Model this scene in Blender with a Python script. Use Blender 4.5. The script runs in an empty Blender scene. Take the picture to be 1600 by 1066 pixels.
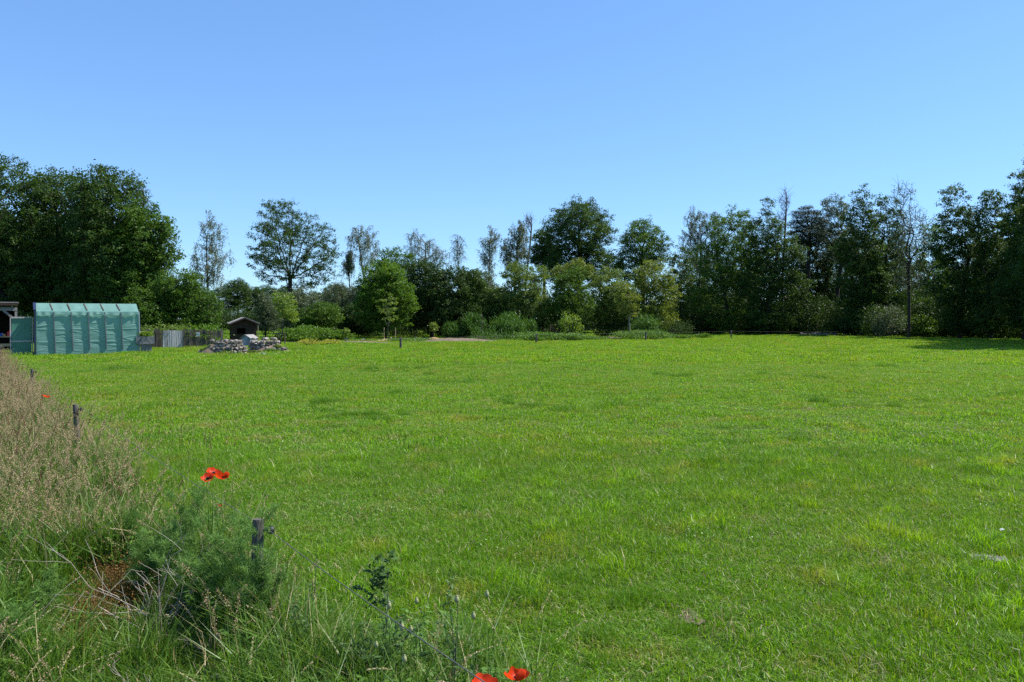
import bpy, math, random
import numpy as np
from mathutils import Vector

PI = math.pi
R = math.radians
scene = bpy.context.scene
COL = scene.collection
F = 1225.0          # focal length in photo pixels (1600 wide)
CAM_H = 1.6
HZ = 497.0          # horizon row of the photo

def gx(px, d): return (px - 800.0) * d / F              # metres across at depth d
def gz(py, d): return CAM_H - (py - HZ) * d / F         # metres up at depth d
def gd(py): return F * CAM_H / (py - HZ)                # depth of a ground point

# sun: to the right, a little ahead of the camera, high
SUN_AZ, SUN_EL = R(76), R(54)
SUN = Vector((math.sin(SUN_AZ) * math.cos(SUN_EL), math.cos(SUN_AZ) * math.cos(SUN_EL), math.sin(SUN_EL)))

# ------------------------------------------------------------------ geometry helper
class Geo:
    def __init__(s):
        s.V = []; s.FA = []; s.n = 0
    def add(s, V, Fs, mat=0, tint=None, smooth=False):
        V = np.asarray(V, float).reshape(-1, 3); Fs = np.asarray(Fs, int)
        if len(Fs) == 0: return
        if tint is None: tint = np.full(len(Fs), .5)
        tint = np.broadcast_to(np.asarray(tint, float), (len(Fs),))
        s.FA.append((Fs + s.n, mat, tint, smooth)); s.V.append(V); s.n += len(V)
    def points(s, V):
        V = np.asarray(V, float).reshape(-1, 3); s.V.append(V); s.n += len(V)
    def mesh(s, name, mats):
        me = bpy.data.meshes.new(name)
        V = np.concatenate(s.V)
        me.vertices.add(len(V)); me.vertices.foreach_set('co', V.ravel())
        nl = sum(f.size for f, *_ in s.FA); nf = sum(len(f) for f, *_ in s.FA)
        li = np.concatenate([f.ravel() for f, *_ in s.FA])
        ls = []; st = 0; mi = []; ti = []; sm = []
        for f, m, t, h in s.FA:
            ls.append(st + np.arange(len(f)) * f.shape[1]); st += f.size
            mi.append(np.full(len(f), m)); ti.append(t); sm.append(np.full(len(f), h))
        me.loops.add(nl); me.loops.foreach_set('vertex_index', li.astype(np.int32))
        me.polygons.add(nf); me.polygons.foreach_set('loop_start', np.concatenate(ls).astype(np.int32))
        me.polygons.foreach_set('material_index', np.concatenate(mi).astype(np.int32))
        me.polygons.foreach_set('use_smooth', np.concatenate(sm).astype(bool))
        a = me.attributes.new('tint', 'FLOAT', 'FACE'); a.data.foreach_set('value', np.concatenate(ti).astype(np.float32))
        for m in mats: me.materials.append(m)
        me.update(calc_edges=True)
        return me

def mk(name, geo, mats, parent=None, loc=None):
    if not isinstance(mats, (list, tuple)): mats = [mats]
    o = bpy.data.objects.new(name, geo if isinstance(geo, bpy.types.Mesh) else geo.mesh(name, mats))
    COL.objects.link(o)
    if parent: o.parent = parent
    if loc is not None: o.location = loc
    return o

def tag(o, label=None, cat=None, group=None, kind=None):
    if label: o['label'] = label
    if cat: o['category'] = cat
    if group: o['group'] = group
    if kind: o['kind'] = kind
    return o

def empty(name, loc, label, cat, group=None, rz=0):
    o = bpy.data.objects.new(name, None); COL.objects.link(o)
    o.location = loc; o.rotation_euler = (0, 0, rz); o.empty_display_size = .2
    return tag(o, label, cat, group)

KIDS = {}
def dup(root, loc, rz=0, scale=1.0, label=None, group=None):
    r = root.copy(); COL.objects.link(r); r.location = loc; r.rotation_euler = (0, 0, rz)
    r.scale = scale if isinstance(scale, (tuple, list)) else (scale,) * 3
    if label: r['label'] = label
    if group: r['group'] = group
    for ch in list(root.children):
        c = ch.copy(); COL.objects.link(c); c.parent = r
        for g in ch.children:
            d = g.copy(); COL.objects.link(d); d.parent = c
    return r

BOXF = np.array([[0, 3, 2, 1], [4, 5, 6, 7], [0, 1, 5, 4], [1, 2, 6, 5], [2, 3, 7, 6], [3, 0, 4, 7]])
def box(g, c, s, rz=0, mat=0, tint=None, ax=None):
    x, y, z = np.array(s) / 2
    V = np.array([[-x, -y, -z], [x, -y, -z], [x, y, -z], [-x, y, -z], [-x, -y, z], [x, -y, z], [x, y, z], [-x, y, z]])
    if ax is not None: V = V @ np.array(ax)            # rows: local axes
    if rz:
        c_, s_ = math.cos(rz), math.sin(rz)
        V = np.stack([V[:, 0] * c_ - V[:, 1] * s_, V[:, 0] * s_ + V[:, 1] * c_, V[:, 2]], 1)
    g.add(V + np.array(c), BOXF, mat, tint)

def bar(g, a, b, w, h, mat=0, tint=None):
    a = np.array(a, float); b = np.array(b, float); d = b - a; L = np.linalg.norm(d); d /= L
    up = np.array([0, 0, 1.0]) if abs(d[2]) < .95 else np.array([0, 1.0, 0])
    sx = np.cross(d, up); sx /= np.linalg.norm(sx); sz = np.cross(sx, d)
    box(g, (a + b) / 2, (L, w, h), ax=np.array([d, sx, sz]), mat=mat, tint=tint)

def frames(D):
    D = D / np.maximum(np.linalg.norm(D, axis=1, keepdims=True), 1e-9)
    ref = np.where(np.abs(D[:, 2:3]) < .9, np.array([[0, 0, 1.0]]), np.array([[1.0, 0, 0]]))
    A = np.cross(D, ref); A /= np.linalg.norm(A, axis=1, keepdims=True)
    return D, A, np.cross(D, A)

def segs(g, P0, P1, r0, r1, k=5, mat=0, tint=None):
    """many separate tapered tubes"""
    P0 = np.asarray(P0, float); P1 = np.asarray(P1, float); n = len(P0)
    if n == 0: return
    r0 = np.broadcast_to(r0, (n,)); r1 = np.broadcast_to(r1, (n,))
    _, A, B = frames(P1 - P0)
    an = np.arange(k) * 2 * PI / k; c, s = np.cos(an), np.sin(an)
    ring = A[:, None] * c[None, :, None] + B[:, None] * s[None, :, None]
    V = np.concatenate([P0[:, None] + ring * r0[:, None, None], P1[:, None] + ring * r1[:, None, None]], 1)
    j = np.arange(k); q = np.stack([j, (j + 1) % k, (j + 1) % k + k, j + k], 1)
    Fs = (q[None] + (np.arange(n) * 2 * k)[:, None, None]).reshape(-1, 4)
    if tint is not None: tint = np.repeat(np.broadcast_to(tint, (n,)), k)
    g.add(V.reshape(-1, 3), Fs, mat, tint, True)

def tube(g, pts, r, k=6, mat=0, tint=None, cap=True):
    """one continuous tube along a polyline"""
    P = np.asarray(pts, float); n = len(P); r = np.broadcast_to(r, (n,))
    T = np.gradient(P, axis=0); _, A, B = frames(T)
    for i in range(1, n):                                # keep the frame from flipping
        if np.dot(A[i], A[i - 1]) < 0: A[i] *= -1; B[i] *= -1
    an = np.arange(k) * 2 * PI / k
    ring = A[:, None] * np.cos(an)[None, :, None] + B[:, None] * np.sin(an)[None, :, None]
    V = (P[:, None] + ring * r[:, None, None]).reshape(-1, 3)
    j = np.arange(k); q = np.stack([j, (j + 1) % k, (j + 1) % k + k, j + k], 1)
    Fs = (q[None] + (np.arange(n - 1) * k)[:, None, None]).reshape(-1, 4)
    g.add(V, Fs, mat, None if tint is None else tint, True)
    if cap:
        g.add(V[:k], np.arange(k)[None, ::-1], mat, None if tint is None else [tint]); g.add(V[-k:], np.arange(k)[None], mat, None if tint is None else [tint])

def unit(rng, n):
    v = rng.normal(size=(n, 3)); return v / np.linalg.norm(v, axis=1, keepdims=True)

def leaves(g, C, N, length, width, rng, mat=0, tint=None, T=None):
    """one rhombus leaf per centre, normal N"""
    n = len(C)
    N = N / np.maximum(np.linalg.norm(N, axis=1, keepdims=True), 1e-9)
    if T is None: T = unit(rng, n)
    T = T - N * np.sum(T * N, 1, keepdims=True); T /= np.maximum(np.linalg.norm(T, axis=1, keepdims=True), 1e-9)
    B = np.cross(N, T)
    L = (np.broadcast_to(length, (n,)) / 2)[:, None]; W = (np.broadcast_to(width, (n,)) / 2)[:, None]
    V = np.stack([C - T * L, C + B * W + T * L * .15, C + T * L, C - B * W + T * L * .15], 1).reshape(-1, 3)
    Fs = np.arange(4 * n).reshape(n, 4)
    g.add(V, Fs, mat, tint)

# ------------------------------------------------------------------ materials
def new_mat(name):
    m = bpy.data.materials.new(name); m.use_nodes = True
    nt = m.node_tree; nt.nodes.clear()
    return m, nt, nt.nodes, nt.links

def ramp_mix(n, l, fac, a, b):
    x = n.new('ShaderNodeMix'); x.data_type = 'RGBA'
    l.new(fac, x.inputs[0])
    for s, v in ((6, a), (7, b)):
        if isinstance(v, (tuple, list)): x.inputs[s].default_value = (*v, 1)
        else: l.new(v, x.inputs[s])
    return x.outputs[2]

def noise(n, l, vec, scale, detail=3, rough=.6):
    t = n.new('ShaderNodeTexNoise'); t.inputs['Scale'].default_value = scale
    t.inputs['Detail'].default_value = detail; t.inputs['Roughness'].default_value = rough
    l.new(vec, t.inputs['Vector']); return t.outputs[0]

def maprange(n, l, v, a, b):
    r = n.new('ShaderNodeMapRange'); r.inputs[1].default_value = a; r.inputs[2].default_value = b
    l.new(v, r.inputs[0]); return r.outputs[0]

def foliage(name, dark, light, trans=.35, rough=.5, spec=.35, tcol=None, patches=()):
    """leaf / blade material; patches: (scale, lo, hi, colour) mixed in by world position"""
    m, nt, n, l = new_mat(name)
    at = n.new('ShaderNodeAttribute'); at.attribute_name = 'tint'
    col = ramp_mix(n, l, at.outputs['Fac'], dark, light)
    ge = n.new('ShaderNodeNewGeometry')
    for sc, lo, hi, c in patches:
        f = maprange(n, l, noise(n, l, ge.outputs['Position'], sc), lo, hi)
        col = ramp_mix(n, l, f, col, c)
    p = n.new('ShaderNodeBsdfPrincipled'); l.new(col, p.inputs['Base Color'])
    p.inputs['Roughness'].default_value = rough; p.inputs['Specular IOR Level'].default_value = spec
    t = n.new('ShaderNodeBsdfTranslucent')
    g = n.new('ShaderNodeMix'); g.data_type = 'RGBA'; g.blend_type = 'MULTIPLY'; g.inputs[0].default_value = 1
    l.new(col, g.inputs[6]); g.inputs[7].default_value = (*(tcol or (1.5, 1.35, .6)), 1)
    l.new(g.outputs[2], t.inputs['Color'])
    mx = n.new('ShaderNodeMixShader'); mx.inputs[0].default_value = trans
    l.new(p.outputs[0], mx.inputs[1]); l.new(t.outputs[0], mx.inputs[2])
    o = n.new('ShaderNodeOutputMaterial'); l.new(mx.outputs[0], o.inputs[0])
    return m

def surf(name, c1, c2, scale=6, rough=.8, stretch=(1, 1, 1), bump=.3, c3=None, spec=.3, metallic=0, tintmix=.35, detail=5):
    m, nt, n, l = new_mat(name)
    tc = n.new('ShaderNodeTexCoord'); mp = n.new('ShaderNodeMapping'); mp.inputs['Scale'].default_value = stretch
    l.new(tc.outputs['Object'], mp.inputs[0])
    v = noise(n, l, mp.outputs[0], scale, detail)
    f = maprange(n, l, v, .32, .68)
    col = ramp_mix(n, l, f, c1, c2)
    if c3:
        f2 = maprange(n, l, noise(n, l, mp.outputs[0], scale * .35, 4), .55, .7)
        col = ramp_mix(n, l, f2, col, c3)
    if tintmix:
        at = n.new('ShaderNodeAttribute'); at.attribute_name = 'tint'
        hs = n.new('ShaderNodeHueSaturation'); l.new(col, hs.inputs['Color'])
        mr = n.new('ShaderNodeMapRange'); mr.inputs[3].default_value = 1 - tintmix; mr.inputs[4].default_value = 1 + tintmix
        l.new(at.outputs['Fac'], mr.inputs[0]); l.new(mr.outputs[0], hs.inputs['Value']); col = hs.outputs[0]
    p = n.new('ShaderNodeBsdfPrincipled'); l.new(col, p.inputs['Base Color'])
    p.inputs['Roughness'].default_value = rough; p.inputs['Specular IOR Level'].default_value = spec
    p.inputs['Metallic'].default_value = metallic
    if bump:
        b = n.new('ShaderNodeBump'); b.inputs['Strength'].default_value = bump; b.inputs['Distance'].default_value = .02
        l.new(v, b.inputs['Height']); l.new(b.outputs[0], p.inputs['Normal'])
    o = n.new('ShaderNodeOutputMaterial'); l.new(p.outputs[0], o.inputs[0])
    return m

M = {}
GR_P = [(.16, .50, .66, (.19, .30, .010)), (.55, .56, .76, (.27, .37, .022)), (1.5, .52, .80, (.37, .30, .08)), (.35, .60, .74, (.075, .20, .008))]
M['grass'] = foliage('grass_blades', (.064, .162, .006), (.278, .492, .024), .43, .42, .34, (1.5, 1.46, .4), patches=GR_P)
M['grass_dark'] = foliage('tussock_and_shade_blades', (.048, .138, .005), (.158, .320, .012), .4, .42, .4)
M['straw'] = foliage('dry_blades', (.30, .24, .11), (.52, .45, .25), .25, .6, .3, (1.1, 1, .8))
M['verge'] = foliage('verge_blades', (.042, .110, .010), (.15, .265, .032), .38, .42, .35)
M['seed'] = foliage('seed_heads', (.21, .14, .07), (.55, .42, .25), .3, .6, .2, (1.1, 1, .8))
M['rust'] = foliage('rusty_seed_heads', (.12, .055, .03), (.26, .13, .07), .25, .6, .2, (1.1, .9, .7))
M['orange_dead'] = foliage('withered_leaves', (.16, .07, .02), (.31, .18, .055), .3, .6, .2, (1.1, .9, .6))
M['forb'] = foliage('forb_leaves', (.055, .135, .016), (.15, .275, .045), .38, .45, .3)
M['feather'] = foliage('feathery_leaves', (.065, .150, .030), (.19, .32, .075), .42, .55, .2, (1.2, 1.25, .8))
M['weed'] = foliage('weed_leaves', (.040, .085, .022), (.10, .175, .05), .3, .55, .15)
M['oak'] = foliage('oak_leaves', (.022, .055, .010), (.072, .135, .021), .33, .5, .2)
M['oak_light'] = foliage('fresh_oak_leaves', (.035, .085, .011), (.098, .185, .021), .37, .5, .2)
M['dark'] = foliage('dark_leaves', (.016, .042, .009), (.052, .100, .018), .29, .5, .2)
M['maple'] = foliage('maple_leaves', (.042, .110, .010), (.122, .228, .023), .42, .5, .25)
M['olive'] = foliage('olive_leaves', (.060, .115, .018), (.165, .240, .048), .38, .5, .28)
M['yellow'] = foliage('yellowish_leaves', (.080, .135, .016), (.205, .260, .042), .4, .5, .28)
M['grey'] = foliage('grey_green_leaves', (.060, .090, .040), (.130, .165, .085), .34, .5, .3, (1.2, 1.2, .8))
M['birch'] = foliage('birch_leaves', (.065, .095, .035), (.155, .185, .080), .34, .45, .35, (1.3, 1.25, .7))
M['pine'] = foliage('pine_needles', (.014, .034, .016), (.034, .062, .030), .15, .5, .3)
M['broom'] = foliage('broom_twigs', (.035, .100, .012), (.090, .190, .028), .35, .5, .3)
M['young'] = foliage('young_leaves', (.10, .19, .02), (.20, .29, .045), .42, .45, .35)
M['crop'] = foliage('vegetable_leaves', (.055, .135, .025), (.16, .27, .06), .38, .5, .22)
M['rapeseed'] = foliage('yellow_flowers', (.16, .24, .02), (.52, .46, .05), .35, .5, .2)
M['petal'] = foliage('poppy_petals', (.42, .008, .004), (.84, .065, .012), .5, .45, .25, (1.1, 1.4, .9))
M['pod'] = foliage('poppy_pods', (.22, .235, .10), (.40, .40, .20), .1, .5, .3)
M['navy'] = surf('dark_blue_edge', (.012, .018, .05), (.02, .03, .075), 5, .5, bump=0)
M['black'] = surf('dark_centre', (.012, .010, .012), (.03, .02, .03), 40, .7)
M['bark'] = surf('oak_bark', (.020, .016, .012), (.055, .045, .034), 5, .9, (3, 3, .6), .6)
M['birch_bark'] = surf('birch_bark', (.13, .12, .10), (.26, .245, .215), 3, .8, (1, 1, 2.5), .3, (.05, .045, .04))
M['twig'] = surf('bare_twigs', (.060, .048, .042), (.115, .095, .085), 5, .9)
M['dead_twig'] = surf('dead_stems', (.22, .18, .14), (.42, .37, .31), 18, .85)
M['stem'] = surf('dark_weed_stems', (.035, .040, .030), (.085, .085, .06), 20, .7)
M['wood'] = surf('weathered_wood', (.058, .045, .034), (.140, .115, .088), 4, .85, (6, 6, .8), .5)
M['wood_pale'] = surf('bleached_wood', (.30, .285, .27), (.44, .42, .40), 4, .85, (6, 6, .8), .4)
M['wood_brown'] = surf('brown_wood', (.024, .015, .010), (.055, .034, .022), 4, .8, (1, 1, 6), .4)
M['wood_grey'] = surf('grey_beam_wood', (.16, .145, .135), (.28, .255, .24), 4, .85, (3, 3, .8), .4)
M['wood_tan'] = surf('tan_wood', (.26, .185, .10), (.40, .30, .18), 4, .8, (.8, 6, 6), .4)
M['post'] = surf('dark_post_wood', (.040, .036, .031), (.130, .117, .10), 14, .9, (5, 5, .7), .6)
M['felt'] = surf('roof_felt', (.20, .19, .18), (.30, .285, .27), 9, .9, bump=.4)
M['batten'] = surf('grey_battens', (.10, .10, .125), (.16, .16, .19), 6, .7, (6, 6, 1), .2)
M['rubber'] = surf('black_insulator', (.015, .015, .016), (.03, .03, .032), 30, .45)
M['rope'] = surf('fence_rope', (.07, .07, .068), (.15, .15, .14), 180, .8, bump=.5)
M['stone'] = surf('rubble_stone', (.10, .086, .070), (.34, .30, .25), 9, .9, bump=.6, c3=(.07, .065, .05), tintmix=.6)
M['white_stone'] = surf('pale_stone', (.34, .325, .30), (.56, .54, .51), 9, .9, bump=.4)
M['concrete'] = surf('grey_concrete', (.13, .128, .122), (.22, .215, .205), 9, .9, bump=.5, c3=(.09, .09, .085))
M['slab'] = surf('old_slab', (.13, .125, .115), (.24, .23, .22), 22, .9, bump=.5, c3=(.22, .20, .17))
M['soil'] = surf('garden_soil', (.085, .062, .042), (.19, .145, .10), 8, .95, bump=.8, c3=(.26, .21, .155))
M['sand'] = surf('orange_mulch', (.36, .21, .11), (.50, .33, .19), 14, .95, bump=.6)
M['white_paint'] = surf('grey_white_paint', (.46, .47, .49), (.60, .61, .63), 5, .7, bump=.1)
M['blue_paint'] = surf('blue_grey_boards', (.20, .23, .29), (.29, .32, .38), 5, .7, (5, 5, 1), .3)
M['sign_blue'] = surf('sign_blue', (.10, .22, .42), (.14, .27, .48), 5, .5, bump=0)
M['blue_plastic'] = surf('blue_plastic', (.02, .07, .42), (.03, .10, .52), 5, .35, bump=0, spec=.5)
M['red_plastic'] = surf('red_plastic', (.45, .02, .02), (.55, .04, .03), 5, .4, bump=0, spec=.5)
M['iron'] = surf('rusty_iron', (.11, .055, .038), (.22, .12, .085), 20, .85, bump=.4)
M['shed_dark'] = surf('shaded_shed_boards', (.012, .009, .007), (.028, .021, .016), 4, .9, (6, 6, 1), .4)  # near black: shade of the shed interior is put into the board colour

def tarp(name, a, b, tr):
    m, nt, n, l = new_mat(name)
    tc = n.new('ShaderNodeTexCoord')
    f = maprange(n, l, noise(n, l, tc.outputs['Object'], 2.2, 5), .3, .7)
    col = ramp_mix(n, l, f, a, b)
    p = n.new('ShaderNodeBsdfPrincipled'); l.new(col, p.inputs['Base Color']); p.inputs['Roughness'].default_value = .38
    p.inputs['Specular IOR Level'].default_value = .45
    t = n.new('ShaderNodeBsdfTranslucent'); l.new(col, t.inputs['Color'])
    w = n.new('ShaderNodeTexNoise'); w.inputs['Scale'].default_value = 260; l.new(tc.outputs['Object'], w.inputs['Vector'])
    bu = n.new('ShaderNodeBump'); bu.inputs['Strength'].default_value = .15; bu.inputs['Distance'].default_value = .004
    l.new(w.outputs[0], bu.inputs['Height']); l.new(bu.outputs[0], p.inputs['Normal'])
    mx = n.new('ShaderNodeMixShader'); mx.inputs[0].default_value = tr
    l.new(p.outputs[0], mx.inputs[1]); l.new(t.outputs[0], mx.inputs[2])
    o = n.new('ShaderNodeOutputMaterial'); l.new(mx.outputs[0], o.inputs[0]); return m
M['tarp'] = tarp('teal_tarp', (.215, .415, .35), (.28, .50, .43), .5)
M['netting'] = tarp('green_netting', (.07, .21, .145), (.10, .27, .19), .35)

# ground
def ground_mat():
    m, nt, n, l = new_mat('meadow_ground')
    ge = n.new('ShaderNodeNewGeometry'); P = ge.outputs['Position']
    f = maprange(n, l, noise(n, l, P, 9, 6), .3, .7)
    col = ramp_mix(n, l, f, (.022, .045, .004), (.065, .105, .010))
    for sc, lo, hi, c in GR_P:
        col = ramp_mix(n, l, maprange(n, l, noise(n, l, P, sc), lo, hi), col, tuple(v * .40 for v in c))
    f3 = maprange(n, l, noise(n, l, P, 3, 6), .62, .75); col = ramp_mix(n, l, f3, col, (.11, .085, .045))
    p = n.new('ShaderNodeBsdfPrincipled'); l.new(col, p.inputs['Base Color']); p.inputs['Roughness'].default_value = .9
    p.inputs['Specular IOR Level'].default_value = .15
    b = n.new('ShaderNodeBump'); b.inputs['Strength'].default_value = .8; b.inputs['Distance'].default_value = .05
    l.new(noise(n, l, P, 22, 5), b.inputs['Height']); l.new(b.outputs[0], p.inputs['Normal'])
    o = n.new('ShaderNodeOutputMaterial'); l.new(p.outputs[0], o.inputs[0]); return m
M['ground'] = ground_mat()

g = Geo()
gs = np.array([-900, -300, -120, -60, -30, -10, 0, 10, 30, 60, 120, 300, 900.])
X, Y = np.meshgrid(gs, gs); nn = len(gs)
i = np.arange(nn - 1); a = (i[:, None] * nn + i[None]).ravel()
g.add(np.stack([X.ravel(), Y.ravel(), X.ravel() * 0], 1), np.stack([a, a + 1, a + 1 + nn, a + nn], 1))
tag(mk('ground', g, M['ground']), 'flat ground of the meadow reaching to the horizon', kind='structure')

def fence_x(y): return 1.561 - .717 * y

# soil patches: (centre, radii, rotation)
SOIL = []
def patch(name, label, cx, cy, rx, ry, mat, seed, z=.004, kind='structure'):
    rng = np.random.default_rng(seed); k = 40; th = np.arange(k) * 2 * PI / k
    rr = 1 + .12 * np.sin(3 * th + rng.uniform(0, 6)) + .10 * np.sin(7 * th + rng.uniform(0, 6)) + rng.normal(0, .04, k)
    V = np.stack([cx + rx * rr * np.cos(th), cy + ry * rr * np.sin(th), np.full(k, z)], 1)
    V = np.concatenate([[[cx, cy, z]], V]); j = np.arange(k)
    gg = Geo(); gg.add(V, np.stack([np.zeros(k, int), j + 1, (j + 1) % k + 1], 1))
    SOIL.append((cx, cy, rx, ry)); return tag(mk(name, gg, mat), label, kind=kind)
patch('soil_bed', 'bare brown dug soil in the garden', gx(712, 54), 54.5, 3.6, 3.2, M['soil'], 1)
patch('soil_path', 'pale trodden garden soil', gx(560, 49), 50, 4.5, 1.4, M['soil'], 2, .006)
patch('soil_path', 'pale trodden garden soil by the vegetables', gx(945, 60), 61, 4.2, 1.5, M['soil'], 3)
patch('soil_path', 'dry soil strip by the vegetable rows', gx(830, 51.5), 52.5, 3.0, .8, M['soil'], 31, .006)
patch('mulch', 'orange mulch round the slender young tree', gx(605, 55), 54, 1.5, 1.1, M['sand'], 4, .009)
patch('mulch', 'orange mulch round the small sapling', gx(678, 57), 58.5, .9, .9, M['sand'], 5, .009)
patch('mulch', 'orange mulch below the staked tree', gx(437, 45), 44.5, .7, .8, M['sand'], 6, .009)
patch('soil_bare_spot', 'small bare stony spot in the meadow', gx(1078, 4.2), gd(967), .06, .11, M['soil'], 7, .012)
patch('soil_ring', 'stony earth round the herb spirals', gx(372, 35), 35.4, 2.9, 1.6, M['soil'], 8)

# ------------------------------------------------------------------ scattered stuff (one object each, geometry nodes)
def blades(g, rng, n, rad, h, w, lean=.5, mat=0, drylo=0.0, drymat=None, segs_=2, hv=.5, sq=1.0):
    """n grass blades in a disc"""
    r = rad * np.sqrt(rng.random(n)); th = rng.random(n) * 2 * PI
    P = np.stack([r * np.cos(th), r * np.sin(th) * sq, np.zeros(n)], 1)
    H = h * (1 - hv + 2 * hv * rng.random(n)) * (1 - .3 * (r / rad) ** 2)
    az = rng.random(n) * 2 * PI; ln = lean * rng.random(n) ** .7
    D = np.stack([np.cos(az), np.sin(az), np.zeros(n)], 1)
    fa = rng.random(n) * 2 * PI; S = np.stack([np.cos(fa), np.sin(fa), np.zeros(n)], 1)
    W = (w * (.6 + .8 * rng.random(n)))[:, None] / 2
    up = np.array([0, 0, 1.0])
    mid = P + up * (H * .55)[:, None] + D * (H * ln * .25)[:, None]
    tip = P + up * (H * (1 - .35 * ln ** 2))[:, None] + D * (H * ln)[:, None]
    V = np.stack([P - S * W, P + S * W, mid + S * W * .85, mid - S * W * .85, tip], 1).reshape(-1, 3)
    b = np.arange(n) * 5
    dry = rng.random(n) < drylo
    for msk, mt in ((~dry, mat), (dry, drymat)):
        if mt is None or not msk.any(): continue
        bb = b[msk]; t = rng.random(len(bb))
        base = g.n; Vs = V.reshape(n, 5, 3)[msk].reshape(-1, 3); q = np.arange(len(bb)) * 5
        g.add(Vs, np.stack([q, q + 1, q + 2, q + 3], 1), mt, t)
        g.FA.append((np.stack([q + 3, q + 2, q + 4], 1) + base, mt, t, False))

def scatter(name, label, protos, pts, mats):
    """protos: list of Geo; pts: list of (k, x, y, z, scale xyz, rot)"""
    G = Geo(); pr = []; 
    for k, p in enumerate(protos):
        base = G.n
        for Vv in p.V: G.V.append(Vv)
        for Fs, mt, t, h in p.FA: G.FA.append((Fs + base, mt, t, h))
        G.n += p.n; pr.append(np.full(p.n, k))
    npv = G.n
    P = np.array([q[1:4] for q in pts]); G.points(P)
    me = G.mesh(name, mats)
    proto = np.concatenate(pr + [np.full(len(P), -1)]).astype(np.int32)
    pid = np.concatenate([np.full(npv, -1), [q[0] for q in pts]]).astype(np.int32)
    sc = np.concatenate([np.ones((npv, 3)), np.array([q[4] for q in pts])]).astype(np.float32)
    ro = np.concatenate([np.zeros((npv, 3)), np.array([q[5] for q in pts])]).astype(np.float32)
    for nm, ty, arr, key in (('proto', 'INT', proto, 'value'), ('pid', 'INT', pid, 'value'), ('psc', 'FLOAT_VECTOR', sc, 'vector'), ('prot', 'FLOAT_VECTOR', ro, 'vector')):
        at = me.attributes.new(nm, ty, 'POINT'); at.data.foreach_set(key, arr.ravel())
    o = mk(name, me, mats)
    ng = bpy.data.node_groups.new(name, 'GeometryNodeTree')
    ng.interface.new_socket('Geometry', in_out='INPUT', socket_type='NodeSocketGeometry')
    ng.interface.new_socket('Geometry', in_out='OUTPUT', socket_type='NodeSocketGeometry')
    n, l = ng.nodes, ng.links
    gi = n.new('NodeGroupInput'); go = n.new('NodeGroupOutput'); join = n.new('GeometryNodeJoinGeometry')
    def attr(nm, ty):
        x = n.new('GeometryNodeInputNamedAttribute'); x.data_type = ty; x.inputs[0].default_value = nm; return x.outputs[0]
    A, B = attr('proto', 'INT'), attr('pid', 'INT'); S, Ro = attr('psc', 'FLOAT_VECTOR'), attr('prot', 'FLOAT_VECTOR')
    e2r = n.new('FunctionNodeEulerToRotation'); l.new(Ro, e2r.inputs[0])
    for k in range(len(protos)):
        out = []
        for at in (A, B):
            c = n.new('FunctionNodeCompare'); c.data_type = 'INT'; c.operation = 'EQUAL'
            l.new(at, c.inputs[2]); c.inputs[3].default_value = k
            s = n.new('GeometryNodeSeparateGeometry'); s.domain = 'POINT'
            l.new(gi.outputs[0], s.inputs[0]); l.new(c.outputs[0], s.inputs[1]); out.append(s.outputs[0])
        ip = n.new('GeometryNodeInstanceOnPoints')
        l.new(out[1], ip.inputs['Points']); l.new(out[0], ip.inputs['Instance'])
        l.new(e2r.outputs[0], ip.inputs['Rotation']); l.new(S, ip.inputs['Scale'])
        l.new(ip.outputs[0], join.inputs[0])
    l.new(join.outputs[0], go.inputs[0])
    md = o.modifiers.new('scatter', 'NODES'); md.node_group = ng
    return tag(o, label, kind='stuff')

rng = np.random.default_rng(11)
def frust(n, d0, d1, mx=.72, pad=.8):
    """points spread evenly over the visible ground between two depths"""
    u = rng.random(n); d = np.sqrt(d0 ** 2 + u * (d1 ** 2 - d0 ** 2))
    return (rng.random(n) * 2 - 1) * (mx * d + pad), d

BLOCK = [(gx(1548, 5.1), 5.14, .10, .05), (gx(345, 34), 34.4, 1.0, .9), (gx(412, 36), 36.5, 1.0, .8)]
def free(x, y):
    for cx, cy, rx, ry in ((gx(1078, 4.2), gd(967) - .10, .14, .28), (gx(1548, 5.1), 5.05, .20, .17)):
        if ((x - cx) / rx) ** 2 + ((y - cy) / ry) ** 2 < 1: return False
    if x < fence_x(y) - .15 and y > 1: return False
    for cx, cy, rx, ry in SOIL[:4] + SOIL[4:7] + BLOCK + [SOIL[7]]:
        if ((x - cx) / rx) ** 2 + ((y - cy) / ry) ** 2 < 1: return False
    return True

protos = []
for k in range(4):      # 0-3 near turf; dark blades add greener tone and painted shade of gaps
    p = Geo(); blades(p, rng, 400, .22, .058, .0036, 1.05, 0, .17, 2); blades(p, rng, 330, .22, .066, .0036, .8, 1); protos.append(p)
for k in range(3):      # 4-6 middle turf; fewer dark blades carry the painted gap shade
    p = Geo(); blades(p, rng, 500, .38, .064, .0066, 1.05, 0, .11, 2); blades(p, rng, 130, .38, .07, .0066, .9, 1); protos.append(p)
for k in range(3):      # 7-9 far turf
    p = Geo(); blades(p, rng, 640, .85, .085, .015, .95, 0, .03, 2); protos.append(p)
for k in range(3):      # 10-12 dark tussocks
    p = Geo(); blades(p, rng, 420, .30, .17, .006, .95, 1, .02, 2); protos.append(p)
for k in range(2):      # 13-14 lush long tufts
    p = Geo(); blades(p, rng, 160, .16, .13, .005, .95, 0, .03, 2); protos.append(p)
p = Geo()               # 15 clover and plantain leaves
n = 130; c = np.stack([rng.normal(0, .14, n), rng.normal(0, .14, n), .05 + .03 * rng.random(n)], 1)
leaves(p, c, unit(rng, n) * .6 + [0, 0, 1], .017, .013, rng, 1, .1 + .5 * rng.random(n)); protos.append(p)
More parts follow.
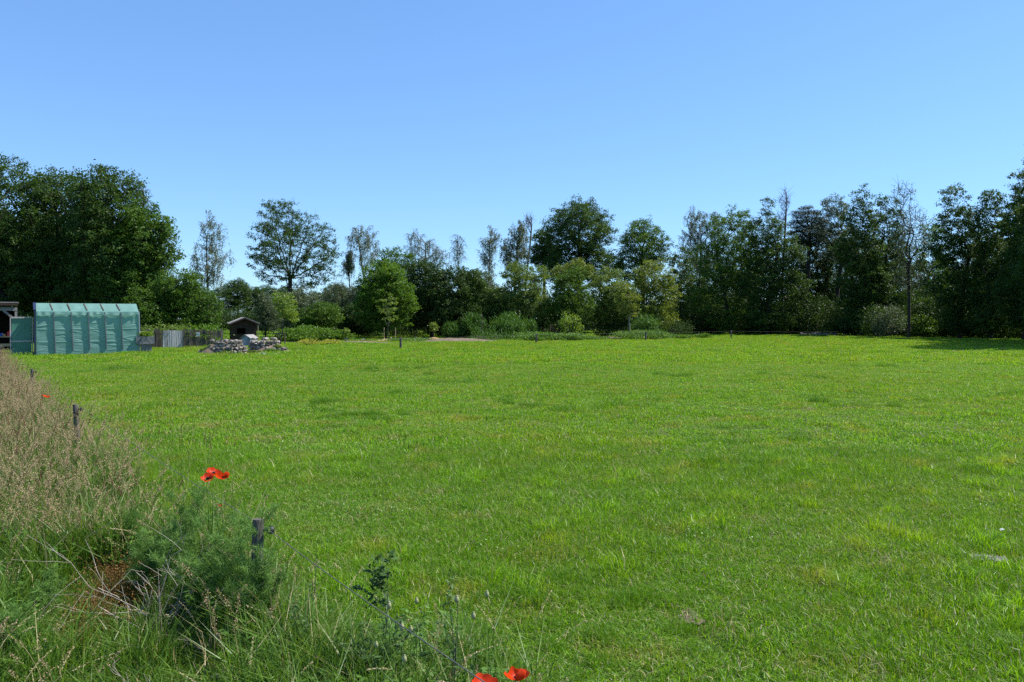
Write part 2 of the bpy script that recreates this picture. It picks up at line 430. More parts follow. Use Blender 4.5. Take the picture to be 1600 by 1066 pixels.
p = Geo(); blades(p, rng, 26, .12, .11, .004, 1.3, 2); protos.append(p)    # 16 dry wisp

pts = []
def put(k, x, y, s, hz=1.0, z=0.0, tilt=.06):
    pts.append((k, x, y, z, (s, s, s * hz), (rng.normal(0, tilt), rng.normal(0, tilt), rng.random() * 2 * PI)))
def lush(x, y):
    return .5 + .5 * math.sin(.9 * x + 1.7 * math.sin(.5 * y)) * math.sin(1.1 * y + 1.3 * math.sin(.8 * x + 2))
def grid(d0, d1, c, mx=.72, pad=.9):
    nx_, ny_ = int(2 * (mx * d1 + pad) / c), int((d1 - d0) / c)
    X, Y = np.meshgrid((np.arange(nx_) + .5) * c - mx * d1 - pad, d0 + (np.arange(ny_) + .5) * c)
    X = X + rng.uniform(-.5, .5, X.shape) * c; Y = Y + rng.uniform(-.5, .5, Y.shape) * c; k = np.abs(X) < mx * Y + pad
    return X[k], Y[k]
for (cell, d0, d1, ks) in ((.175, 2.6, 9.5, (0, 4)), (.35, 8.8, 28, (4, 7)), (.82, 26.5, 95, (7, 10))):
    xs, ys = grid(d0, d1, cell)
    for x, y in zip(xs, ys):
        if free(x, y): put(int(rng.integers(*ks)), x, y, .85 + .35 * rng.random(), .38 + 1.0 * lush(x, y))
xs, ys = frust(420, 3, 9)
for x, y in zip(xs, ys):
    if free(x, y) and lush(x, y) > .35: put(13 + int(rng.integers(2)), x, y, .55 + .5 * rng.random())
xs, ys = frust(240, 2.6, 14)
for x, y in zip(xs, ys):
    if free(x, y): put(15 + int(rng.random() < .8), x, y, .7 + .5 * rng.random())
TUS = [(480, 634, 1.1), (560, 655, 1.1), (610, 616, 1.0), (575, 650, .8), (905, 642, 1.5), (880, 646, 1.0), (1185, 740, 1.2), (1140, 688, 1.1), (1325, 636, 1.4),
       (1560, 736, 1.2), (1580, 620, 1.3), (655, 578, 1.4), (805, 628, .9), (1075, 590, 1.3), (700, 590, 1.0), (1390, 575, 1.3), (300, 640, .9), (1240, 590, 1.1),
       (935, 1020, .6), (1100, 940, .7), (850, 955, .7), (1500, 1000, .8), (770, 920, .6), (1010, 960, .6), (1300, 1010, .5)]
for px, py, s in TUS:
    d = gd(py); x = gx(px, d)
    for q in range(7): put(10 + q % 3, x + rng.normal(0, .38 * s), d + rng.normal(0, .40 * s), s * (.25 + .35 * rng.random()), 1.0 + .5 * rng.random())
xs, ys = frust(900, 6, 60)
for x, y in zip(xs, ys):
    if free(x, y) and rng.random() < .7: put(10 + int(rng.integers(3)), x, y, .22 + .5 * rng.random() ** 2, .9)
scatter('grass', 'short green pasture grass with darker tufts over the whole field', protos, pts, [M['grass'], M['grass_dark'], M['straw']])

# ---- verge: tall grass, seed heads, forbs
def panicle(g, P, H, az, lean, rng, mat, dense, spread, droop, nsp, hl):
    """a stem with a seed head"""
    D = np.array([math.cos(az), math.sin(az), 0.])
    ts = np.linspace(0, 1, 6)
    pts = np.array(P)[None] + np.outer(ts * H * (1 - .12 * lean), [0, 0, 1]) + np.outer(ts ** 2 * H * lean, D)
    segs(g, pts[:-1], pts[1:], .0016, .0012, 3, 3 if rng.random() < .5 else 0, .45)
    top = pts[-1]; T = pts[-1] - pts[-2]; T /= np.linalg.norm(T)
    t = rng.random(nsp); base = top[None] + T[None] * ((t - .5) * hl)[:, None] + D[None] * (droop * np.maximum(t, 0) ** 2)[:, None]
    off = unit(rng, nsp) * (spread * (1 - .75 * t) * rng.random(nsp) ** .5)[:, None]
    C = base + off; C[:, 2] -= spread * .25 * rng.random(nsp)
    leaves(g, C, unit(rng, nsp), dense, dense * .45, rng, mat, rng.random(nsp), T=np.broadcast_to(T, (nsp, 3)) + unit(rng, nsp) * .8)

vp = []
for k in range(4):      # 0-3 tall green tufts
    p = Geo(); blades(p, rng, 70, .13, .52, .006, .55, 0, .07, 3, hv=.35); vp.append(p)
for k in range(4):      # 4-7 loose tan seed heads
    p = Geo(); blades(p, rng, 26, .12, .42, .005, .6, 0, .42, 3)
    for q in range(6):
        panicle(p, [rng.normal(0, .07), rng.normal(0, .07), 0], .46 + .34 * rng.random(), rng.random() * 6.3, .08 + .3 * rng.random(), rng, 1, .011, .030, .03, 70, .15)
    vp.append(p)
for k in range(2):      # 8-9 narrow rusty spikes
    p = Geo(); blades(p, rng, 22, .1, .40, .005, .6, 0, .1, 3)
    for q in range(3):
        panicle(p, [rng.normal(0, .06), rng.normal(0, .06), 0], .62 + .26 * rng.random(), rng.random() * 6.3, .03 + .2 * rng.random(), rng, 2, .010, .007, .01, 90, .11)
    vp.append(p)
for k in range(3):      # 10-12 shorter green tufts
    p = Geo(); blades(p, rng, 110, .15, .24, .0055, .8, 0, .06, 3); vp.append(p)
for k in range(3):      # 13-15 leafy forbs
    p = Geo(); n = 60
    for q in range(7):
        b0 = np.array([rng.normal(0, .06), rng.normal(0, .06), 0]); tp = b0 + [rng.normal(0, .05), rng.normal(0, .05), .18 + .16 * rng.random()]
        segs(p, [b0], [tp], .0025, .0012, 4, 4, .3); n = 16; t = .2 + .8 * rng.random(n)
        C = b0[None] + (tp - b0)[None] * t[:, None]; o_ = unit(rng, n); o_[:, 2] = np.abs(o_[:, 2]) * .4
        leaves(p, C + o_ * .022, unit(rng, n) * .5 + [0, 0, 1], .05, .016, rng, 4, rng.random(n), T=o_)
    vp.append(p)
p = Geo(); n = 900      # 16 withered orange plant
C = rng.normal(0, 1, (n, 3)) * [.085, .085, .05] + [0, 0, .12]; leaves(p, C, unit(rng, n), .012, .006, rng, 5, rng.random(n))
b0 = rng.normal(0, 1, (16, 3)) * [.06, .06, 0]; segs(p, b0, b0 + rng.normal(0, 1, (16, 3)) * [.04, .04, .04] + [0, 0, .2], .0015, .001, 3, 2)
vp.append(p)
p = Geo(); n = 26       # 17 dry litter
b0 = rng.normal(0, .12, (n, 3)) * [1, 1, .12] + [0, 0, .03]; dv = unit(rng, n) * [1, 1, .25]
segs(p, b0, b0 + dv * (.08 + .22 * rng.random((n, 1))), .0018, .001, 3, 3, rng.random(n)); vp.append(p)
for k in range(2):      # 18-19 pale drooping grass ears
    p = Geo(); blades(p, rng, 14, .08, .34, .005, .7, 0, .1, 3)
    for q in range(3):
        panicle(p, [rng.normal(0, .05), rng.normal(0, .05), 0], .48 + .2 * rng.random(), rng.random() * 6.3, .25 + .3 * rng.random(), rng, 3, .012, .010, .06, 60, .16)
    vp.append(p)
pts = []
def verge_pts(n, y0, y1, inner=0.1, width=2.2):
    y = np.sqrt(y0 ** 2 + rng.random(n) * (y1 ** 2 - y0 ** 2)) if y1 < 6 else y0 + (y1 - y0) * rng.random(n) ** 1.15
    left = -.653 * y - 1.1
    right = fence_x(y) + inner
    x = left + (right - left) * rng.random(n)
    ok = right > left
    return x[ok], y[ok]
BARE = (gx(205, 4.25), 4.2, .55, .62)
def bare(x, y): return ((x - BARE[0]) / BARE[2]) ** 2 + ((y - BARE[1]) / BARE[3]) ** 2 < 1
# tall zone from 4.8 m on
xs, ys = verge_pts(1450, 4.7, 30, .10)
for x, y in zip(xs, ys):
    edge = fence_x(y) - (.10 if y < 6.5 else -.10) - x
    if edge < 0: continue
    hs = (1.0 if edge > .45 else .72 + .6 * edge) * (.66 + .26 * lush(2.3 * x + 5, 2.3 * y))
    if lush(1.7 * x, 1.4 * y + 3) < .22 and rng.random() < .6: put(10 + int(rng.integers(0, 3)), x, y, 1.1, 1.1); continue
    r_ = rng.random()
    if r_ < max(.10, .50 - .05 * y): put(int(rng.integers(0, 4)), x, y, .9 + .3 * rng.random(), hs)
    elif r_ < .81: put(4 + int(rng.integers(0, 4)), x, y, .9 + .22 * rng.random(), hs)
    elif r_ < .93: put(8 + int(rng.integers(0, 2)), x, y, .85 + .25 * rng.random(), hs)
    else: put(18 + int(rng.integers(0, 2)), x, y, .9 + .3 * rng.random(), hs)
# near zone: shorter green growth, a few stems
def near_right(y): return np.where(y > 3.4, fence_x(y) + .22, -.88 + (3.4 - y) * 1.0 + .75)
n = 1150; ys = 1.9 + 3.1 * rng.random(n) ** .8; lf = -.653 * ys - .8; rt = near_right(ys); xs = lf + (rt - lf) * rng.random(n)
for x, y in zip(xs, ys):
    if bare(x, y):
        if rng.random() < .55: put(17 if rng.random() < .5 else 10 + int(rng.integers(0, 3)), x, y, .8 + .3 * rng.random(), .6)
        continue
    if y < 4.0 and abs(800 + x / y * F - 215) < 150 and rng.random() < .8: put(10 + int(rng.integers(0, 3)), x, y, .7, .5); continue
    hs = min(1.0, .50 + .22 * max(0, y - 2.6)) ; r_ = rng.random()
    if r_ < .50: put(10 + int(rng.integers(0, 3)), x, y, .75 + .45 * rng.random(), hs)
    elif r_ < .62: put(13 + int(rng.integers(0, 3)), x, y, .75 + .4 * rng.random(), hs)
    elif r_ < .84: put(int(rng.integers(0, 4)), x, y, .7 + .35 * rng.random(), hs)
    elif r_ < .91: put(17, x, y, .8 + .5 * rng.random())
    elif r_ < .95: put(18 + int(rng.integers(0, 2)), x, y, .65 + .3 * rng.random(), hs)
    else: put(4 + int(rng.integers(0, 4)), x, y, .65 + .2 * rng.random(), hs)
for k in range(230):
    d = 2.35 + 1.35 * rng.random(); px = 420 + 300 * rng.random() ** 1.2; r_ = rng.random()
    put(10 + int(rng.integers(0, 3)) if r_ < .5 else (13 + int(rng.integers(0, 3)) if r_ < .78 else int(rng.integers(0, 4))), gx(px, d), d, .75 + .35 * rng.random(), .62)
for px, py, s in ((192, 935, 1.0), (180, 955, .9), (150, 985, .8), (205, 945, .8), (120, 1010, .6), (170, 925, .8), (140, 968, .7), (220, 930, .6)):
    d = gd(py) - .05; put(16, gx(px, d), d, s * 1.15)
# straggling stems at the field edge
for px, py, h in ((285, 725, .5), (322, 745, .5), (178, 668, .6), (200, 690, .5), (208, 665, .5), (232, 690, .45), (160, 660, .6), (300, 745, .4), (262, 730, .4), (355, 760, .4)):
    d = gd(py) + 1.0; d = (CAM_H - .25) * F / (py - HZ); put(8 + int(rng.integers(2)), gx(px, d), d, .75, 1)
scatter('tall_grass', 'tall wild grass with tan seed heads and herbs along the fence', vp, pts, [M['verge'], M['seed'], M['rust'], M['straw'], M['forb'], M['orange_dead']])

# ------------------------------------------------------------------ trees
def crown_pts(lobes, n, rng, hollow, inset):
    L = np.array(lobes, float); vol = L[:, 3] * L[:, 4] * L[:, 5]
    out = []; mind = (vol.sum() * 4.19 / n) ** (1 / 3) * .62
    tries = 0; rad = np.maximum(L[:, 3:6] - inset, L[:, 3:6] * .5)
    ph = rng.uniform(0, 6.28, 6); zmin = min(.25, .12 * (L[:, 2] + L[:, 5]).max())
    while len(out) < n and tries < n * 30:
        tries += 1
        k = rng.choice(len(L), p=vol / vol.sum()); d = unit(rng, 1)[0]
        az = math.atan2(d[1], d[0])
        wob = 1 + .20 * math.sin(3 * az + ph[0] + 2 * d[2]) + .13 * math.sin(5 * az + ph[1] - 3 * d[2]) + .10 * math.sin(7 * d[2] + ph[2])
        r = rng.random() ** (1 / 3); r = 1 - (1 - r) * (1 - hollow)
        p = L[k, :3] + d * rad[k] * r * min(wob, 1.15)
        if p[2] < zmin: continue
        if out and np.min(np.sum((np.array(out) - p) ** 2, 1)) < (mind * (.55 if tries > n * 12 else 1)) ** 2: continue
        out.append(p)
    return np.array(out)

def skeleton(trunk, targets, rng, k=.45, step=.6, limbs=()):
    P = [np.array(p, float) for p in trunk]; par = [-1] + list(range(len(P) - 1)); L = [0.0]
    for i in range(1, len(P)): L.append(L[-1] + .5 * np.linalg.norm(P[i] - P[i - 1]))
    term = []; fork_ = len(P) - 1
    for e in limbs:
        a = P[fork_]; last = fork_; m = 9; e = np.array(e, float); mid = (a + e) / 2 + [0, 0, -.10 * np.linalg.norm((e - a)[:2])]
        for q in range(1, m + 1):
            f = q / m; P.append(a * (1 - f) ** 2 + 2 * f * (1 - f) * mid + e * f * f + rng.normal(0, .05, 3)); par.append(last); L.append(L[last] + np.linalg.norm(e - a) / m * .25); last = len(P) - 1
    tr = np.array(trunk, float)
    order = np.argsort([np.min(np.linalg.norm(tr - t, axis=1)) for t in targets])
    nb = max(1, len(P) // 4) if len(P) > 3 else 0
    for t in targets[order]:
        A = np.array(P); d = t - A; dist = np.linalg.norm(d, axis=1)
        pen = np.maximum(0, A[:, 2] - t[2] + .25 * dist) * .9
        c = dist + pen + k * np.array(L); c[:nb] += 50
        j = int(np.argmin(c)); m = max(1, int(dist[j] / step)); src = P[j]
        bow = np.array([0, 0, 1.0]) * dist[j] * -.06 + rng.normal(0, .05, 3) * dist[j]
        last = j
        for q in range(1, m + 1):
            f = q / m
            P.append(src + (t - src) * f + bow * math.sin(PI * f)); par.append(last)
            L.append(L[last] + dist[j] / m); last = len(P) - 1
        term.append(last)
    return np.array(P), np.array(par), term

GRW = 'trees along the edge of the shady wood'
def tree(name, label, cat, group, px, d, lobes, leafm, barkm='bark', n=150, lpc=80, leaf=.17, lw=.6, rc=.55, tr=.2, fork=.55, hollow=.45,
         style='leafy', seed=1, base_px=None, twigs=0, kk=.45, limbs=(), lean=0, z0=0, stems=1, flat=.65, trunk_name='trunk', crown_name='crown'):
    """lobes: (px, py, half width px, half height px [, metres back]) read off the photo and turned into metres"""
    rng = np.random.default_rng(seed)
    if style == 'leafy': leaf *= .78; lpc = int(lpc * 1.55)
    if group == GRW: lobes = list(lobes) + [(px, 486, 34, 30), (px - 16, 500, 26, 22, -.6), (px + 18, 500, 26, 22, -.4)]
    bx = gx(base_px if base_px is not None else px, d)
    LB = []
    for q in lobes:
        s = d / F; rx = q[2] * s; rz = q[3] * s
        LB.append((gx(q[0], d) - bx, q[4] if len(q) > 4 else 0, gz(q[1], d), rx, (rx + rz) / 2 if rz < rx * 1.6 else rx, rz))
    top = max(q[2] + q[5] for q in LB); main = max(LB, key=lambda q: q[3] * q[5])
    pts = crown_pts(LB, n, rng, hollow, rc * (.2 if style == 'droop' else .55))
    tz = main[2] - main[5] + 2 * main[5] * fork
    trunk = [np.array([0, 0, -.1])]
    m = max(3, int(tz / .8)); wob = rng.normal(0, .05, 2) * tz * .3
    for i in range(1, m + 1):
        f = i / m; trunk.append(np.array([main[0] * f ** 1.3 + wob[0] * math.sin(PI * f * 1.5), main[1] * f + wob[1] * math.sin(PI * f), tz * f]))
    LM = [(gx(q[0], d) - bx, q[2] if len(q) > 2 else 0, gz(q[1], d)) for q in limbs]
    P, par, term = skeleton(trunk, pts, rng, kk, limbs=LM)
    w = np.zeros(len(P)); w[term] = 1
    for i in range(len(P) - 1, 0, -1): w[par[i]] += w[i]
    r = np.maximum(tr * np.sqrt(np.maximum(w, .3) / max(w[0], 1)), .012)
    r[:len(trunk)] = np.maximum(r[:len(trunk)], tr * np.linspace(1, .35, len(trunk)))
    root = empty(name, (bx, d, z0), label, cat, group)
    g = Geo(); idx = np.arange(1, len(P)); pr = par[1:]
    thick = r[idx] > .03
    kk = idx[thick]; segs(g, P[par[kk]], P[kk], np.minimum(r[par[kk]], r[kk] * 1.5), r[kk], 7)
    kk = idx[~thick]; segs(g, P[par[kk]], P[kk], np.minimum(r[par[kk]], r[kk] * 1.5), r[kk], 4)
    segs(g, [[0, 0, -.1]], [[0, 0, .5]], tr * 1.35, tr, 8)
    C = P[term]
    if twigs:
        t0 = np.repeat(C, twigs, 0); dv = unit(rng, len(t0)) * .6 + [0, 0, .5]
        if style == 'droop': dv[:, 2] -= .9
        ln = (rc * (.7 + 1.1 * rng.random(len(t0))))[:, None]
        mid = t0 + dv * ln * .5; e = mid + (dv + unit(rng, len(t0)) * .5) * ln * .5
        segs(g, t0, mid, .012, .009, 3); segs(g, mid, e, .009, .005, 3)
    mk(trunk_name, g, M[barkm], root)
    g = Geo(); ctr = np.average(pts, axis=0)
    if style == 'droop':
        ns = 9; S = np.repeat(C, ns, 0); ax_ = np.array([LB[0][0], LB[0][1]])
        rd = S[:, :2] - ax_; rl_ = np.linalg.norm(rd, axis=1, keepdims=True) + .05; back = rng.random((len(S), 1)) * np.minimum(.5, rl_) * rd / rl_
        S = S + np.concatenate([-back, -.35 * np.linalg.norm(back, axis=1, keepdims=True)], 1) + rng.normal(0, rc * .16, (len(S), 3)); hl = .3 + 1.1 * rng.random(len(S)) ** 1.6
        per = max(3, int(lpc * 1.5) // ns); b = np.repeat(S, per, 0); f = rng.random(len(b))
        sway = np.repeat(rng.normal(0, .12, (len(S), 3)), per, 0)
        cl = b + np.stack([sway[:, 0] * f, sway[:, 1] * f, -f * np.repeat(hl, per)], 1) + rng.normal(0, .05, b.shape)
        tint = np.repeat(rng.random(len(S)), per) * .5 + rng.random(len(cl)) * .5
        N = unit(rng, len(cl)); keep = cl[:, 2] > .2
        leaves(g, cl[keep], N[keep], leaf, leaf * .38, rng, 0, tint[keep], T=(unit(rng, len(cl)) * .6 + [0, 0, -1])[keep])
    elif style == 'needles':
        per = lpc; b = np.repeat(C, per, 0); o_ = unit(rng, len(b)); o_[:, 2] = np.abs(o_[:, 2]) * .7
        cl = b + o_ * rc * rng.random((len(b), 1)) ** .6 * [1, 1, .8]
        leaves(g, cl, unit(rng, len(cl)), leaf, leaf * .16, rng, 0, rng.random(len(cl)), T=o_ + unit(rng, len(b)) * .4)
    else:
        cnt = np.maximum(4, (lpc * (.6 + .8 * rng.random(len(C)))).astype(int))
        b = np.repeat(C, cnt, 0); o_ = rng.normal(0, 1, b.shape) * [.5, .5, .5 * flat]
        # each bunch breaks up into a few sprigs
        NS = 9; sp = (unit(rng, NS * len(C)) * (.6 + .7 * rng.random((NS * len(C), 1)))).reshape(len(C), NS, 3); ci = np.repeat(np.arange(len(C)), cnt); si = rng.integers(0, NS, len(b))
        o_ = .42 * o_ + .78 * sp[ci, si] * [1, 1, flat]
        cl = b + o_ * rc
        out = b - ctr; out /= np.linalg.norm(out, axis=1, keepdims=True) + 1e-6
        N = unit(rng, len(b)) * .9 + out * .35 + [0, 0, .45]
        tint = np.clip(np.repeat(rng.random(len(C)), cnt) * .45 + .55 * rng.random(len(b)), 0, 1)
        keep = cl[:, 2] > .08
        leaves(g, cl[keep], N[keep], leaf * (.7 + .6 * rng.random(keep.sum())), leaf * lw, rng, 0, tint[keep])
    if lpc > 0: mk(crown_name, g, M[leafm], root)
    return root

T = tree
GL = 'big trees of the dark wood behind the greenhouse'
GRW = 'trees along the edge of the shady wood'
GB = 'birches rising above the hedge line'
# --- left wood behind the greenhouse
L1 = T('oak_tree', 'tall dark oak above the open wooden shed, cut by the photo edge', 'tree', GL, 5, 52, [(-10, 330, 85, 92), (15, 280, 45, 40), (-20, 420, 90, 70), (40, 400, 60, 80)], 'oak', n=230, lpc=120, leaf=.19, rc=.75, tr=.28, hollow=.5, seed=3)
L2 = T('oak_tree', 'broad oak rising straight behind the teal greenhouse left half', 'tree', GL, 92, 53, [(90, 345, 62, 85), (78, 300, 42, 36), (105, 425, 65, 60), (60, 430, 45, 48)], 'oak', n=230, lpc=120, leaf=.19, rc=.75, tr=.27, hollow=.5, seed=4)
L3 = T('oak_tree', 'round topped oak, highest crown behind the greenhouse right half', 'tree', GL, 168, 51, [(165, 330, 62, 72), (160, 295, 38, 36), (175, 400, 72, 75), (150, 445, 60, 40)], 'oak', n=250, lpc=120, leaf=.19, rc=.75, tr=.27, hollow=.5, seed=5)
L4 = T('oak_tree', 'oak with bright sunlit limbs at the right end of the greenhouse wood', 'tree', GL, 222, 50, [(222, 385, 44, 72), (255, 362, 27, 26), (262, 405, 24, 24), (205, 440, 55, 48), (240, 450, 30, 32)], 'oak_light', n=190, lpc=110, leaf=.19, rc=.6, tr=.22, hollow=.5, seed=6)
T('dead_birch', 'bare twiggy birch top poking out of the oak crown by the sky', 'tree', None, 222, 54, [(222, 320, 14, 36)], 'birch', 'twig', n=34, lpc=5, leaf=.12, rc=.5, tr=.09, fork=.8, twigs=5, seed=7, style='droop')
W1 = T('shrub_tree', 'mid green bushy tree behind the paling fence', 'tree', None, 290, 46.5, [(285, 455, 40, 36), (262, 470, 34, 40), (310, 482, 34, 34), (285, 500, 52, 26)], 'oak_light', n=150, lpc=110, leaf=.15, rc=.5, tr=.10, fork=.4, seed=8)
W2 = T('shrub_tree', 'small leafy bush at the left end of the paling fence', 'bush', None, 238, 45.5, [(238, 490, 34, 28), (222, 478, 25, 30)], 'oak_light', n=80, lpc=100, leaf=.15, rc=.45, tr=.07, fork=.4, seed=9)
T('birch_tree', 'slim solitary birch with drooping twigs between the two oaks', 'tree', GB, 324, 60, [(330, 362, 22, 28), (325, 398, 32, 30), (310, 425, 18, 22), (345, 418, 22, 24), (328, 335, 10, 14)], 'birch', 'birch_bark', n=74, lpc=75, leaf=.125, rc=.45, tr=.08, fork=.9, seed=10, style='droop', twigs=4, base_px=323)
B = T('oak_tree', 'solitary fan shaped oak with open limbs above the playhouse', 'tree', None, 452, 76, [(440, 350, 42, 40), (455, 385, 66, 52), (412, 400, 26, 26), (500, 395, 32, 30), (430, 330, 26, 22), (500, 430, 30, 20), (400, 412, 16, 14), (425, 432, 28, 16), (472, 440, 36, 20)], 'oak', n=250, lpc=82, leaf=.17, rc=.55, tr=.20, fork=.02, hollow=.6, seed=11, base_px=452, twigs=2, kk=.25, limbs=[(402, 398), (418, 362, 1), (432, 328, -.5), (447, 316, .8), (462, 332, -1), (480, 345, 1), (500, 365, 0), (518, 395, .6), (408, 425, -.8), (505, 425, -1), (440, 360, -2), (465, 370, 2), (490, 395, -2), (425, 390, 2)])
# middle shrubs behind the playhouse
T('willow_bush', 'blue grey bush right beside the wooden playhouse', 'bush', None, 415, 60, [(414, 490, 18, 30), (424, 500, 14, 22)], 'grey', n=60, lpc=80, leaf=.14, rc=.45, tr=.06, fork=.4, seed=12)
T('shrub_tree', 'grey green bush below the fan shaped oak', 'bush', None, 470, 64, [(470, 475, 32, 28), (455, 490, 24, 28)], 'grey', n=90, lpc=85, leaf=.15, rc=.5, tr=.07, fork=.4, seed=13)
T('shrub_tree', 'thin airy bush with sky showing through its leaves', 'bush', None, 535, 70, [(535, 462, 32, 24), (520, 480, 26, 24), (550, 478, 18, 26)], 'grey', n=105, lpc=62, leaf=.14, rc=.45, tr=.07, fork=.4, seed=14, twigs=3)
T('shrub_tree', 'dense low bush standing above the tall nettles', 'bush', None, 500, 59, [(505, 495, 34, 24), (480, 502, 24, 20)], 'oak_light', n=90, lpc=95, leaf=.15, rc=.45, tr=.06, fork=.4, seed=15)
T('shrub_tree', 'dark low bush in front of the thin airy one', 'bush', None, 548, 62, [(552, 500, 26, 24), (570, 508, 20, 18)], 'dark', n=80, lpc=95, leaf=.16, rc=.5, tr=.06, fork=.4, seed=16)
T('birch_tree', 'slender weeping birch, taller of the pair by the maple', 'tree', GB, 572, 75, [(566, 368, 27, 20), (578, 390, 18, 28), (560, 395, 10, 20)], 'birch', 'birch_bark', n=62, lpc=72, leaf=.13, rc=.45, tr=.07, fork=.9, seed=17, style='droop', twigs=4, base_px=562)
T('birch_tree', 'shorter weeping birch leaning left beside the maple', 'tree', GB, 546, 74, [(546, 398, 11, 10), (544, 412, 13, 12)], 'birch', 'birch_bark', n=30, lpc=85, leaf=.14, rc=.4, tr=.055, fork=.9, seed=18, style='droop', twigs=3, base_px=549)
T('maple_tree', 'bright green leafy maple catching the sun in front of the dark bushes', 'tree', None, 603, 58, [(602, 458, 42, 46), (600, 430, 33, 24), (584, 478, 32, 32), (624, 475, 28, 30), (602, 500, 38, 22)], 'maple', n=240, lpc=105, leaf=.17, rc=.5, tr=.06, fork=.4, seed=19)
T('oak_tree', 'small oak crown peeping over the bright green maple', 'tree', None, 615, 70, [(618, 400, 28, 16), (605, 415, 24, 18), (632, 420, 24, 22), (620, 450, 30, 40)], 'oak_light', n=120, lpc=90, leaf=.18, rc=.55, tr=.14, fork=.5, seed=20)
T('oak_tree', 'wide dark bushy oak right of the bright green maple', 'tree', None, 675, 62, [(672, 455, 44, 46), (660, 425, 30, 22), (705, 450, 34, 36), (690, 490, 58, 30), (650, 485, 30, 36)], 'dark', n=250, lpc=115, leaf=.18, rc=.6, tr=.16, fork=.4, seed=21)
T('oak_tree', 'lighter oak bush on the right flank of the dark one', 'tree', None, 735, 63, [(738, 455, 24, 34), (725, 435, 16, 18), (742, 490, 22, 26)], 'oak', n=110, lpc=95, leaf=.17, rc=.5, tr=.10, fork=.4, seed=22)
T('willow_bush', 'pale grey green bush joining the dark oak to the birches', 'bush', None, 750, 67, [(752, 446, 26, 30), (738, 468, 26, 34), (765, 470, 20, 26)], 'grey', n=120, lpc=90, leaf=.15, rc=.5, tr=.07, fork=.4, seed=144)
T('birch_tree', 'wide hazy birch top above the dark bushy oak', 'tree', GB, 665, 82, [(645, 375, 18, 18), (665, 392, 30, 20), (692, 402, 18, 14), (655, 362, 12, 8)], 'grey', 'birch_bark', n=80, lpc=55, leaf=.12, rc=.6, tr=.11, fork=.8, seed=23, style='droop', twigs=7)
T('birch_tree', 'nearly leafless birch top with thin upright twigs', 'tree', GB, 716, 80, [(716, 388, 13, 26)], 'birch', 'twig', n=40, lpc=9, leaf=.12, rc=.55, tr=.055, fork=.9, seed=24, style='droop', twigs=6)
T('birch_tree', 'half bare birch with hanging leaves left of the big dark oak', 'tree', GB, 766, 75, [(768, 370, 14, 20), (763, 400, 14, 24), (752, 390, 8, 20)], 'birch', 'birch_bark', n=56, lpc=58, leaf=.13, rc=.4, tr=.07, fork=.9, seed=25, style='droop', twigs=6, base_px=765)
T('birch_tree', 'leafy grey birch next to the big dark oak', 'tree', GB, 808, 78, [(812, 362, 20, 18), (805, 395, 25, 28), (790, 385, 12, 20)], 'birch', 'birch_bark', n=95, lpc=95, leaf=.14, rc=.5, tr=.12, fork=.8, seed=26, style='droop', twigs=3)
T('dead_birch', 'bare twig crown sticking up above the leafy grey birch', 'tree', None, 826, 80, [(826, 348, 10, 14)], 'birch', 'twig', n=24, lpc=0, rc=.55, tr=.08, fork=.8, seed=27, twigs=6)
J = T('oak_tree', 'tallest round dark oak in the middle of the tree line', 'tree', None, 905, 80, [(905, 365, 52, 50), (905, 335, 36, 28), (872, 352, 24, 28), (940, 365, 24, 26), (930, 415, 40, 34), (880, 420, 40, 30)], 'oak', n=290, lpc=115, leaf=.2, rc=.75, tr=.3, fork=.4, seed=28)
T('oak_tree', 'dark oak shoulder filling the gap beside the leafy grey birch', 'tree', None, 848, 83, [(848, 372, 18, 18), (852, 400, 28, 24)], 'oak', n=85, lpc=100, leaf=.2, rc=.65, tr=.16, fork=.5, seed=29)
T('oak_tree', 'fresh green domed oak right of the tallest dark oak', 'tree', None, 1004, 82, [(1004, 380, 38, 38), (1000, 358, 24, 18), (1030, 392, 22, 26), (990, 415, 36, 30)], 'oak_light', n=200, lpc=88, leaf=.18, rc=.62, tr=.22, fork=.4, seed=30)
# front row of flowering shrubs
T('elder_tree', 'yellow green flowering bush, leftmost of the olive front row', 'tree', None, 815, 64, [(820, 450, 34, 36), (840, 428, 20, 20), (802, 430, 22, 22), (795, 475, 34, 30), (830, 485, 40, 32)], 'olive', n=190, lpc=100, leaf=.16, rc=.5, tr=.10, fork=.4, seed=31)
T('oak_tree', 'green rounded tree with a yellowish top in the front row', 'tree', None, 890, 63, [(890, 460, 30, 40), (890, 485, 38, 34), (902, 430, 16, 16)], 'oak_light', n=160, lpc=100, leaf=.16, rc=.5, tr=.12, fork=.4, seed=32)
T('elder_tree', 'olive topped crown rising behind the rounded front tree', 'tree', None, 902, 68, [(903, 422, 24, 18), (880, 430, 20, 16)], 'yellow', n=60, lpc=85, leaf=.16, rc=.5, tr=.10, fork=.4, seed=33)
T('elder_tree', 'pale olive bush behind the white stemmed sapling', 'tree', None, 955, 65, [(950, 450, 34, 30), (965, 475, 34, 34), (935, 480, 26, 32)], 'olive', n=160, lpc=95, leaf=.16, rc=.5, tr=.10, fork=.4, seed=34)
T('elder_tree', 'yellow brown tinted bush beside the shady wood', 'tree', None, 1022, 66, [(1018, 435, 34, 30), (1040, 455, 22, 24), (1010, 470, 34, 34), (1030, 490, 28, 26)], 'yellow', n=170, lpc=90, leaf=.16, rc=.5, tr=.10, fork=.4, seed=35)
T('oak_tree', 'dark leafy tree closing the gap at the corner of the shady wood', 'tree', GRW, 1064, 77, [(1064, 430, 24, 50), (1050, 450, 20, 30), (1080, 455, 24, 40)], 'oak', n=130, lpc=95, leaf=.18, rc=.55, tr=.13, fork=.5, seed=142)
